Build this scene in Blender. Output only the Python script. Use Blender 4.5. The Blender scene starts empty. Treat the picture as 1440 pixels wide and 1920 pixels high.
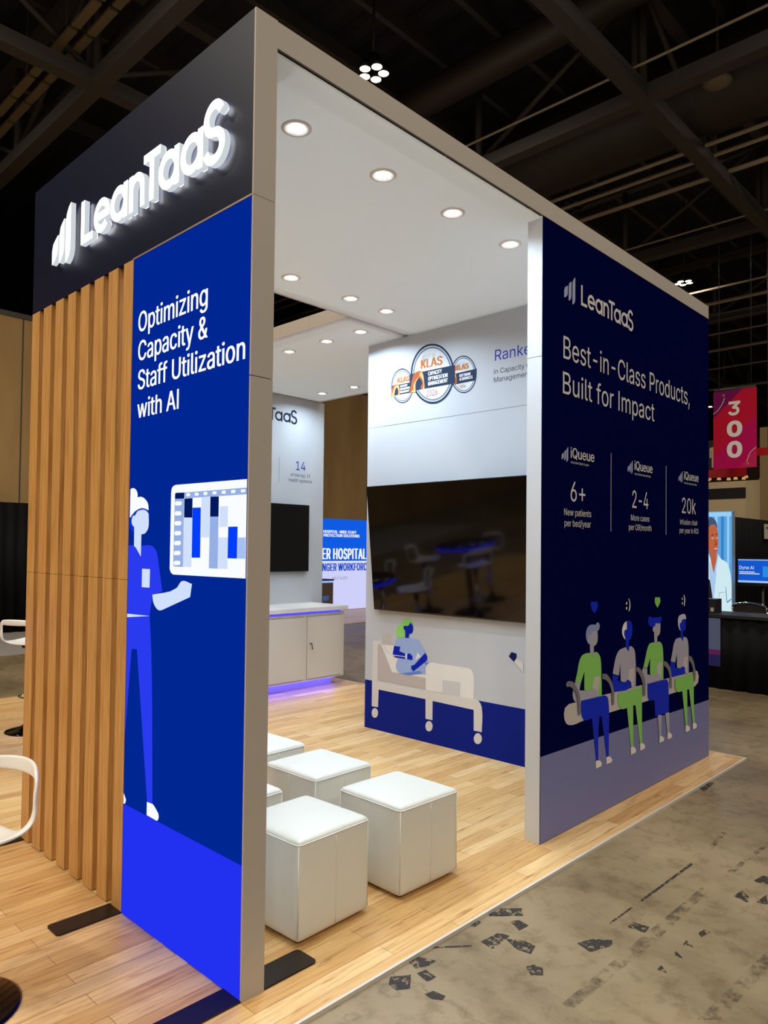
import bpy, bmesh, math, random
from math import sin, cos, pi, radians
from mathutils import Vector, Matrix
from mathutils.geometry import tessellate_polygon

random.seed(7)
S = bpy.context.scene
COL = S.collection

# ------------------------------------------------------------------ camera
cam = bpy.data.cameras.new('camera')
cam.sensor_fit = 'AUTO'; cam.sensor_width = 36.0
cam.lens = 1369.7 * 36.0 / 1920.0
cam.shift_x = 21.68 / 1920.0
cam.shift_y = 33.70 / 1920.0
cam.clip_end = 200
co = bpy.data.objects.new('camera', cam); COL.objects.link(co)
YAW, PITCH, ROLL = 0.77385, 0.02525, 0.01103
f = Vector((cos(YAW)*cos(PITCH), sin(YAW)*cos(PITCH), sin(PITCH)))
r = f.cross(Vector((0, 0, 1))).normalized(); u = r.cross(f)
r2 = cos(ROLL)*r + sin(ROLL)*u; u2 = -sin(ROLL)*r + cos(ROLL)*u
m3 = Matrix((r2, u2, -f)).transposed()
co.matrix_world = Matrix.Translation((-1.5946, -2.1979, 1.6443)) @ m3.to_4x4()
S.camera = co

# ------------------------------------------------------------------ world, exposure
S.view_settings.view_transform = 'Standard'
S.view_settings.look = 'None'
S.view_settings.exposure = 0.0
S.view_settings.gamma = 1.0
S.view_settings.use_curve_mapping = False
W = bpy.data.worlds.new('hall_air'); S.world = W; W.use_nodes = True
W.node_tree.nodes['Background'].inputs[0].default_value = (1.0, 0.93, 0.84, 1)
W.node_tree.nodes['Background'].inputs[1].default_value = 0.17
S.cycles.max_bounces = 8
S.cycles.sample_clamp_indirect = 4.0

# unseen hall lamps, added to brighten booth and aisle (visible ones are built below)
HALL_W = 135.0
HALL_COL = (1.0, 0.89, 0.74)
DOWN_W = 10.5
DOWN_COL = (0.71, 0.86, 1.0)
def hall_light(x, y, z=8.85, w=HALL_W):
    l = bpy.data.lights.new('unseen_hall_lamp', 'AREA'); l.shape = 'DISK'; l.size = 0.7
    l.energy = w; l.color = HALL_COL
    o = bpy.data.objects.new('unseen_hall_lamp', l); COL.objects.link(o); o.location = (x, y, z)
    return o
for (x, y, w) in [(0.2, -0.4, .9), (6.05, -0.4, .9), (0.2, -6.2, .8), (-5.7, -6.2, 1.4), (-5.7, 0.4, 2.3), (-5.7, 5.5, 2.1), (6.05, -6.2, .8), (12.0, -6.2, .8), (11.9, -0.6, .8), (17.8, -0.6, .8), (0.2, 5.45, 1.3), (0.2, 11.2, .7),
                  (-11.5, -6.2, 1.9), (-11.5, 0.4, 2.6), (-11.5, 5.5, 1.6), (0.2, -12.0, 1.2), (6.05, -12.0, 1.3), (12.0, -12.0, 1.3), (-5.7, -12.0, 1.2)]:
    hall_light(x, y, w=HALL_W*w)

# ------------------------------------------------------------------ data: letter outlines and printed shapes (metres on their panels)
GLYPHS = {
' ':[188],
'&':[448,[197,-7,234,-3,271,7,305,23,328.2,42.9,364,0,438,0,366.6,86.7,371,92,385,115,397,144,405,180,408,224,349,224,346,186,336,151,327.5,134.1,219.2,265.6,256,293,275,308,291,325,305,342,315,362,322,382,324,404,320,433,308,459,290,482,266,499,235,510,200,513,165,510,134,499,109,481,91,458,79,430,75,398,78,370,87,344,102,319,121,293,135.3,275.3,111,256,85,235,63,213,47,189,37,163,34,133,39,96,54,62,78,34,110,12,150,-2],[216,335,182.4,310.2,169,327,155,346,145,363,139,380,137,399,139,416,145,431,155,444,168,453,184,459,201,461,226,457,245,445,258,427,262,405,260,389,255,375,246,363,237,352,226,343],[171.7,230.2,291.5,86.8,278,75,251,59,223,50,193,46,166,49,143,57,124,70,109,87,100,108,97,131,100,154,110,174,128,195,154,217]],
'+':[453,[198,34,255,34,255,172,391,172,391,226,255,226,255,364,198,364,198,226,61,226,61,172,198,172]],
',':[188,[38,-119,84,-119,137,71,68,71]],
'-':[453,[337,244,114,244,114,188,337,188]],
'/':[249,[235,533,178,533,14,-76,71,-76]],
'0':[453,[227,-7,279,1,323,24,359,62,384,113,393,144,400,178,404,214,405,254,404,294,400,330,393,364,384,395,358,447,323,484,279,508,227,516,174,508,130,484,95,447,69,395,60,364,53,330,49,294,48,254,49,214,53,178,60,144,69,113,95,62,130,24,174,1],[227,50,192,56,163,74,140,103,123,144,113,194,109,254,113,314,123,365,140,405,163,435,192,453,227,460,261,453,290,435,313,405,330,365,340,314,344,254,340,194,330,144,313,103,290,74,261,56]],
'1':[453,[276,0,391,0,391,55,276,55,276,509,198,509,86,427,86,358,209,448,212,448,212,55,76,55,76,0,212,0]],
'2':[453,[64,0,389,0,389,57,153,57,153,60,267,180,306,223,336,259,357,290,371,318,378,345,381,372,376,411,361,445,337,474,306,497,268,511,225,516,182,511,143,496,111,473,86,442,71,405,66,362,127,362,130,390,139,413,153,433,172,447,196,457,224,460,250,457,273,449,293,436,308,419,317,397,320,371,318,348,311,327,299,305,282,282,261,257,234,229,64,47]],
'3':[453,[218,-7,266,-2,309,12,344,36,370,66,387,103,393,145,387,186,371,222,344,253,308,276,264,288,220.5,288.8,372,461,372,509,70,509,70,452,288,452,288,448,157,299,157,248,201,248,242,244,275,234,299,217,316,196,326,172,329,145,325,116,315,93,297,74,275,61,248,53,219,50,191,52,165,59,144,71,126,87,115,107,109,132,44,132,52,91,70,57,98,30,133,10,173,-3]],
'4':[453,[343,105,413,105,413,163,343,163,343,318,282,318,282,163,109,163,109,166,311,509,247,509,40,158,40,105,282,105,282,0,343,0]],
'5':[453,[221,-7,268,-1,309,15,343,41,369,76,385,117,391,163,388,199,379,231,364,260,345,285,321,306,294,321,263,330,229,334,203,331,178,325,155,315,136,301,134,301,151,452,366,452,366,509,96,509,67,253,128,246,145,258,167,268,192,275,218,277,248,273,275,262,297,244,314,221,324,193,328,162,324,131,314,104,298,82,276,64,250,53,221,50,196,52,173,60,154,73,138,89,127,108,122,130,60,130,66,93,83,60,108,32,140,11,178,-2]],
'6':[453,[226,-7,271,-2,310,14,343,39,368,73,384,112,389,157,384,201,370,240,346,271,316,295,278,309,235,314,214,312,196,307,179,299,175.1,295.9,322,509,252,509,137,340,102,285,80,239,68,199,64,162,69,115,84,74,109,40,142,15,182,-1],[226,48,198,52,174,63,153,79,138,102,128,128,125,158,128,188,138,214,153,235,174,252,198,262,226,265,254,262,279,251,299,235,314,213,324,187,327,157,324,128,314,101,299,79,279,63,254,52]],
'A':[480,[16,0,85,0,134.8,142,344.2,142,395,0,463,0,276,509,201,509],[287,302,323.8,199,154.8,199,191,302,201,333,213,371,228,419,238.7,456.3,250,420,264,372,276,334]],
'B':[456,[60,0,247,0,301,4,344,18,377,39,400,67,413,100,418,136,414,173,402,203,385,227,363,245,339,257,315,262,315,267,336,275,356,286,373,301,387,320,395,344,398,374,394,410,381,442,359,469,329,491,289,504,241,509,60,509],[125,57,125,231,248,231,279,228,306,218,327,203,342,184,352,161,355,137,349,105,330,80,296,63,245,57],[125,285,125,452,240,452,283,446,313,429,330,403,336,372,333,348,323,326,308,309,288,296,265,288,238,285]],
'C':[510,[267,-7,305,-4,341,5,373,19,402,38,428,62,448,91,463,124,473,160,408,160,401,136,389,114,375,96,357,81,337,69,315,60,292,55,267,53,223,59,184,76,151,105,125,145,109,194,103,254,109,314,125,364,150,403,184,432,223,450,267,456,292,454,315,449,337,440,357,428,375,413,389,395,401,373,408,348,473,348,463,385,448,418,427,447,402,471,373,490,340,504,305,513,267,516,235,514,205,508,177,498,150,484,126,466,104,445,86,421,70,393,57,362,48,329,42,293,40,254,42,215,48,179,57,146,70,115,86,88,104,63,126,42,150,25,177,11,205,1,235,-5]],
'D':[502,[219,0,256,2,291,8,322,17,351,31,376,48,398,68,417,92,433,119,446,149,455,181,460,217,462,255,460,293,455,329,446,361,433,391,399,441,353,478,325,492,294,501,261,507,225,509,125,509,93,509,60,509,60,0,96,0,125,0],[215,57,125,57,125,452,221,452,275,446,320,428,354,399,379,361,394,312,399,255,394,198,379,149,354,110,318,81,272,63]],
'E':[419,[60,0,375,0,375,57,125,57,125,229,355,229,355,286,125,286,125,452,372,452,372,509,60,509]],
'F':[410,[60,0,125,0,125,221,346,221,346,278,125,278,125,452,369,452,369,509,60,509]],
'G':[520,[269,-7,326,0,377,19,419,50,451,91,471,141,478,200,478,256,283,256,283,199,414.6,199,410,160,396,123,374,93,345,71,309,57,269,53,224,59,184,76,151,105,125,145,109,194,103,254,109,314,125,364,150,404,183,432,222,450,265,456,291,454,315,448,337,439,356,427,373,411,387,393,399,372,408,349,474,349,465,384,449,416,429,445,403,469,374,489,340,504,304,513,265,516,233,514,203,508,175,498,149,484,125,466,103,445,85,421,69,393,57,362,47,329,42,293,40,254,42,215,47,179,57,146,69,116,85,88,104,64,125,43,149,25,176,11,205,1,236,-5]],
'H':[517,[60,0,125,0,125,232,392,232,392,0,457,0,457,509,392,509,392,289,125,289,125,509,60,509]],
'I':[193,[66,509,66,0,127,0,127,509]],
'K':[467,[125,167.2,198.2,244.6,372,0,449,0,242.7,288.5,448,509,364,509,212,344,193,324,174,303,157,282,139,261,124.2,241.8,125,334,125,509,60,509,60,0,125,0]],
'L':[393,[60,0,361,0,361,57,125,57,125,509,60,509]],
'M':[628,[60,0,122,0,122,291,122,328,121,372,120,416,119.5,435.3,129,408,145,361,159,321,170,291,286,0,342,0,456,291,467,322,482,363,498,409,505,433,506.6,437.7,506,413,505,369,504,327,504,291,504,0,568,0,568,509,476,509,352,187,342,158,330,121,318,83,314.6,72.5,311,84,299,123,287,159,277,187,152,509,60,509]],
'N':[523,[60,0,125,0,125,291,124,328,122,384,120,430.7,148,381,164,354,177,331,202,290,387,0,463,0,463,509,399,509,399,195,399,157,400,134,401,108,402,81,402.2,79.6,401,82,388,107,375,130,363,151,352,169,343,183,136,509,60,509]],
'O':[533,[267,-7,299,-5,329,1,357,11,384,25,408,42,429,63,448,88,464,115,477,146,486,179,491,215,493,254,491,293,486,329,477,362,464,393,448,421,429,445,408,466,384,484,357,498,329,508,299,514,267,516,235,514,205,508,177,498,150,484,126,466,105,445,86,421,70,393,57,362,48,329,42,293,40,254,42,215,48,179,57,146,70,115,86,88,105,63,126,42,150,25,177,11,205,1,235,-5],[267,53,223,59,184,76,151,105,125,144,109,194,103,254,109,314,125,364,151,404,184,433,223,450,267,456,310,450,349,433,383,404,408,365,425,314,430,254,425,194,408,144,383,105,349,76,310,59]],
'P':[445,[60,0,125,0,125,186,235,186,289,191,332,207,366,233,390,265,404,304,409,348,404,391,390,430,366,462,332,487,289,503,235,509,60,509],[233,242,125,242,125,452,232,452,268,449,297,439,318,423,333,402,342,376,344,348,342,319,333,294,318,272,297,256,269,246]],
'Q':[533,[245,159,318.3,62.6,310,59,267,53,223,59,184,76,151,105,125,144,109,194,103,254,109,314,125,364,151,404,184,433,223,450,267,456,310,450,349,433,383,404,408,365,425,314,430,254,425,194,408,144,383,105,365.3,89.9,313,159],[468,-48,403.5,38.8,408,42,429,63,448,88,464,115,477,146,486,179,491,215,493,254,491,293,486,329,477,362,464,393,448,421,429,445,408,466,384,484,357,498,329,508,299,514,267,516,235,514,205,508,177,498,150,484,126,466,105,445,86,421,70,393,57,362,48,329,42,293,40,254,42,215,48,179,57,146,70,115,86,88,105,63,126,42,150,25,177,11,205,1,235,-5,267,-7,299,-5,329,1,357,11,357.5,11.3,401,-48]],
'R':[449,[60,0,125,0,125,198,236,198,246.1,199,353,0,428,0,313,210.6,333,217,367,240,390,271,405,309,409,352,405,395,390,433,367,465,333,489,290,504,236,509,60,509],[234,255,125,255,125,452,233,452,269,449,298,440,319,425,334,405,342,380,345,352,342,324,334,300,319,281,298,267,269,258]],
'S':[447,[224,-9,278,-4,323,11,360,34,386,64,403,99,408,139,405,171,395,198,379,220,359,238,336,252,312,264,287,272,264,279,212,293,191,300,169,308,148,319,131,334,119,352,115,376,118,398,129,418,145,435,167,448,194,456,225,459,267,453,302,437,326,412,337,378,401,378,394,415,377,449,351,476,316,498,275,511,227,516,180,511,138,498,102,476,75,448,58,413,52,372,60,326,86,289,128,260,184,239,245,222,272,214,296,205,316,193,332,179,342,161,346,139,341,114,329,92,311,74,286,60,257,52,224,49,194,52,166,59,142,71,123,88,110,110,104,137,38,137,46,96,64,60,91,31,128,9,172,-4]],
'T':[449,[32,452,193,452,193,0,257,0,257,452,417,452,417,509,32,509]],
'U':[517,[259,-8,315,-2,363,15,403,43,433,80,451,124,457,173,457,509,393,509,393,178,389,144,377,113,357,87,331,68,298,56,259,52,220,56,187,68,160,87,141,113,128,144,124,178,124,509,60,509,60,173,66,124,85,80,114,43,154,15,203,-2]],
'V':[480,[204,0,278,0,463,509,395,509,290,206,279,176,267,138,252,90,241.3,52.7,230,89,215,137,203,176,192,206,84,509,16,509]],
'W':[686,[155,0,230,0,318,323,327,359,335,395,342,433,342.8,437.4,344,431,351,391,359,356,368,323,455,0,530,0,670,509,603,509,523,196,510,145,504,120,499,94,493,67,492.5,64.3,492,67,486,94,474,145,468,171,462,196,380,509,306,509,224,196,211,145,205,120,200,94,194,67,193,61.6,192,67,187,94,175,145,170,171,163,196,82,509,16,509]],
'Y':[472,[203,0,268,0,268,208,455,509,381,509,280,344,265,318,251,293,237,265,236.3,263.2,236,264,222,292,208,318,192,344,91,509,16,509,203,208]],
'Z':[438,[42,0,399,0,399,57,214,57,183,57,152,57,121,56,114.4,55.6,134,81,152,105,169,129,397,462,397,509,40,509,40,452,223,452,254,452,285,452,317,453,323.2,453.2,323,453,306,431,289,408,273,385,42,46]],
'a':[389,[160,-9,190,-6,215,1,236,12,252,25,264,38,272,52,277,52,277,0,337,0,337,251,333,290,322,320,306,343,286,360,263,372,239,379,215,383,194,384,163,382,133,375,104,364,79,346,57,322,41,291,100,274,107,288,118,301,132,313,149,322,171,329,196,331,220,329,240,322,256,311,267,297,273,279,276,257,276,255,273,243,265,235,252,230,234,227,178,220,152,216,125,211,100,203,78,193,58,179,43,161,34,138,30,108,35,73,48,45,68,22,94,5,126,-5],[170,45,149,47,130,52,114,61,102,72,94,87,92,105,95,124,103,139,117,150,134,159,154,164,175,168,200,171,231,176,246,179,259,182,270,186,276,190,276,138,272,115,263,93,248,74,228,59,202,49]],
'b':[424,[229,-8,274,-2,313,16,346,45,370,84,385,133,390,189,385,245,370,293,345,332,313,361,274,378,229,384,197,381,171,373,152,360,137,346,127,331,118,319,114,319,114,509,53,509,53,0,112,0,112,59,118,59,127,46,138,31,153,17,172,4,198,-5],[220,47,188,51,162,65,140,86,125,115,116,150,113,189,116,229,125,263,140,291,161,312,188,325,220,330,253,325,280,311,301,290,316,261,325,227,328,189,325,151,316,117,301,88,279,66,253,51]],
'c':[396,[207,-8,235,-6,261,-1,285,9,306,21,325,37,341,56,354,78,363,102,304,117,299,102,292,89,282,76,271,66,258,58,243,52,226,48,207,46,173,51,145,66,124,89,108,117,99,151,96,187,99,224,108,258,124,287,145,310,173,325,207,330,226,329,242,325,257,319,270,311,281,301,290,289,298,276,303,262,362,277,353,301,340,322,324,341,305,356,284,368,260,377,234,383,207,384,159,378,117,360,82,330,56,291,40,243,34,187,40,133,56,85,82,46,117,16,159,-2]],
'd':[424,[195,-8,227,-5,252,4,272,17,287,31,298,46,307,59,313,59,313,0,372,0,372,509,311,509,311,319,306,319,298,331,287,346,272,360,253,373,228,381,196,384,151,378,112,361,79,332,55,293,39,245,34,189,39,133,55,84,79,45,111,16,151,-2],[205,47,172,51,145,66,124,88,109,117,99,151,96,189,99,227,108,261,124,290,145,311,172,325,205,330,237,325,263,312,284,291,300,263,309,229,312,189,309,150,299,115,284,86,263,65,236,51]],
'e':[404,[212,-8,249,-5,283,4,311,19,335,39,353,63,365,91,306,105,297,88,285,73,271,61,254,53,234,48,212,46,179,50,151,61,128,80,110,106,100,139,96.9,169,371,169,371,194,368,242,357,282,341,315,319,341,294,361,266,374,236,382,205,384,157,378,115,359,81,329,55,290,39,242,34,187,40,132,56,85,82,46,117,16,161,-2],[308.4,221,97,221,99,241,109,270,125,294,146,313,173,326,205,330,237,326,263,314,283,294,298,269,307,237]],
'f':[254,[81,379,6,379,6,327,81,327,81,0,142,0,142,327,228,327,228,379,142,379,142,419,145,443,154,460,171,470,195,474,206,473,215,472,227,468,243,521,234,524,222,527,207,529,187,530,161,527,135,519,113,505,96,486,84,461,81,432]],
'g':[425,[207,-151,251,-147,291,-136,324,-117,350,-90,367,-54,372,-9,372,379,313,379,313,319,308,319,299,331,288,346,273,360,253,373,228,382,196,384,152,378,112,361,80,332,55,293,39,246,34,191,39,136,55,90,80,53,113,27,152,10,195,5,227,8,252,16,272,28,287,41,298,56,306,68,311,68,311,-6,304,-47,282,-75,249,-92,207,-97,178,-95,154,-88,136,-78,122,-66,110,-53,101,-41,51,-69,64,-91,82,-110,105,-127,134,-140,168,-148],[205,59,172,63,145,76,124,96,109,123,99,155,96,193,99,229,109,262,124,290,145,312,172,325,205,330,237,325,264,312,285,291,300,264,309,231,312,193,309,154,300,121,285,95,264,75,237,63]],
'h':[410,[114,227,117,257,126,283,141,303,161,317,184,326,210,329,246,323,273,304,290,275,296,235,296,0,357,0,357,240,353,285,341,321,321,349,295,369,264,380,227,384,187,379,152,362,124,332,114,311.6,114,509,53,509,53,0,114,0]],
'i':[167,[53,0,114,0,114,379,53,379],[84,443,100,446,114,455,123,468,126,483,123,499,114,512,100,521,84,524,67,521,54,512,44,499,41,483,44,468,54,455,67,446]],
'k':[381,[114,140.7,154.3,178,294,0,372,0,201,216.4,360,379,284,379,121,212,114,212,114,509,53,509,53,0,114,0]],
'l':[189,[139,-2,151,-2,162,-1,181,3,170,54,160,53,146,52,130,54,120,62,115,77,114,99,114,509,53,509,53,84,58,47,74,20,101,3]],
'm':[610,[53,0,114,0,114,238,117,266,126,289,140,307,158,320,178,328,199,330,229,326,253,311,269,288,274,260,274,0,335,0,335,247,338,270,345,290,358,307,374,320,395,328,419,330,447,326,473,313,490,289,496,254,496,0,557,0,557,255,553,296,541,328,522,354,497,372,468,383,437,386,407,383,381,375,357,361,337,343,322,321,316.8,307.5,309,331,287,361,257,380,219,386,195,384,172,376,151,363,132,346,118,323,112,306.2,112,379,53,379]],
'n':[410,[114,227,117,257,126,283,141,303,161,317,184,326,210,329,246,323,273,304,290,275,296,235,296,0,357,0,357,240,353,285,341,321,321,349,295,369,264,380,227,384,187,379,152,362,124,332,112,307.4,112,379,53,379,53,0,114,0]],
'o':[415,[207,-8,256,-2,299,16,333,46,359,85,376,133,381,187,376,243,359,291,333,330,299,360,256,378,207,384,159,378,117,360,82,330,56,291,40,243,34,187,40,133,56,85,82,46,117,16,159,-2],[207,46,173,51,145,66,124,89,108,117,99,151,96,187,99,224,108,258,124,287,145,310,173,325,207,330,242,325,270,310,292,287,307,258,316,224,319,187,316,151,307,117,292,89,270,66,242,51]],
'p':[424,[53,-143,114,-143,114,59,118,59,127,46,138,31,153,17,173,4,198,-5,229,-8,274,-2,313,16,346,45,370,84,385,133,390,189,385,245,370,293,345,332,313,361,274,378,229,384,197,381,171,373,152,360,137,346,126,331,118,319,112,319,112,379,53,379],[220,47,188,51,162,65,140,86,125,115,116,150,113,189,116,229,125,263,140,291,161,312,188,325,220,330,253,325,280,311,301,290,316,261,325,227,328,189,325,151,316,117,301,88,279,66,253,51]],
'r':[259,[53,0,114,0,114,237,117,262,126,284,140,301,159,315,182,323,207,326,219,325,230,324,243,322,243,384,229,384,213,385,181,380,152,367,130,347,115,321,112,321,112,379,53,379]],
's':[365,[182,-8,223,-5,260,6,290,24,312,47,326,75,331,107,325,142,306,171,275,194,229,209,172,223,144,232,124,243,112,258,109,277,114,299,131,317,156,329,187,333,219,328,243,316,258,298,268,277,324,290,314,316,299,339,279,358,254,372,223,381,187,384,149,381,115,370,87,354,65,332,51,305,47,274,53,237,72,208,104,186,149,170,212,155,237,147,254,136,265,121,268,103,262,81,244,62,217,50,181,45,150,49,124,60,105,79,94,107,36,94,45,63,62,38,84,18,112,3,145,-5]],
't':[227,[65,379,6,379,6,327,65,327,65,93,72,52,92,21,125,2,168,-4,180,-4,192,-3,203,-1,213,2,202,54,185,51,170,50,150,53,136,61,128,76,126,98,126,327,204,327,204,379,126,379,126,471,65,471]],
'u':[410,[182,-5,222,0,257,17,286,47,298,72.7,298,0,357,0,357,379,296,379,296,153,293,122,283,97,268,77,249,62,226,53,200,50,164,56,137,75,119,105,114,144,114,379,53,379,53,139,57,95,69,59,89,31,115,11,146,-1]],
'w':[567,[138,0,199,0,248,172,255,198,263,225,277,280,284,309,291,280,297,252,305,225,319,172,368,0,429,0,545,379,480,379,434,214,423,176,413,135,402,90,396.8,66.9,392,91,382,136,371,176,362,214,316,379,252,379,206,214,196,176,186,135,175,90,170,65.8,165,91,154,137,143,177,133,214,87,379,23,379]],
'y':[389,[47,-139,54,-141,65,-143,77,-145,91,-145,117,-143,139,-136,159,-124,177,-107,191,-85,204,-58,371,379,305,379,224,155,212,121,202,87,194.5,58.7,187,87,177,121,165,155,84,379,17,379,163,-1,151,-36,141,-58,130,-74,118,-84,104,-89,88,-90,71,-87,61,-86]],
'z':[380,[42,0,339,0,339,56,126,56,126,60,333,331,333,379,48,379,48,323,254,323,254,320,42,46]],
'®':[463,[231,118,271,122,309,134,343,152,372,177,396,206,415,240,426,277,430,317,426,357,415,394,396,428,372,457,343,482,309,500,271,512,231,516,192,512,154,500,121,482,91,457,67,428,48,394,37,357,33,317,37,277,48,240,67,206,91,177,121,152,154,134,192,122],[231,166,192,171,156,187,125,210,101,241,86,277,81,317,86,357,101,393,125,423,156,447,192,462,231,467,271,462,307,447,338,423,362,393,377,357,382,317,377,277,362,241,338,210,307,187,271,171],[273,226,319,226,281,297.1,291,304,302,316,309,332,311,350,309,368,302,383,292,394,279,402,266,407,253,409,161,409,161,226,203,226,203,287,241.1,287],[239,319,203,319,203,378,239,378,248,376,257,372,264,364,267,350,264,337,257,327,248,321]],
}
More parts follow.
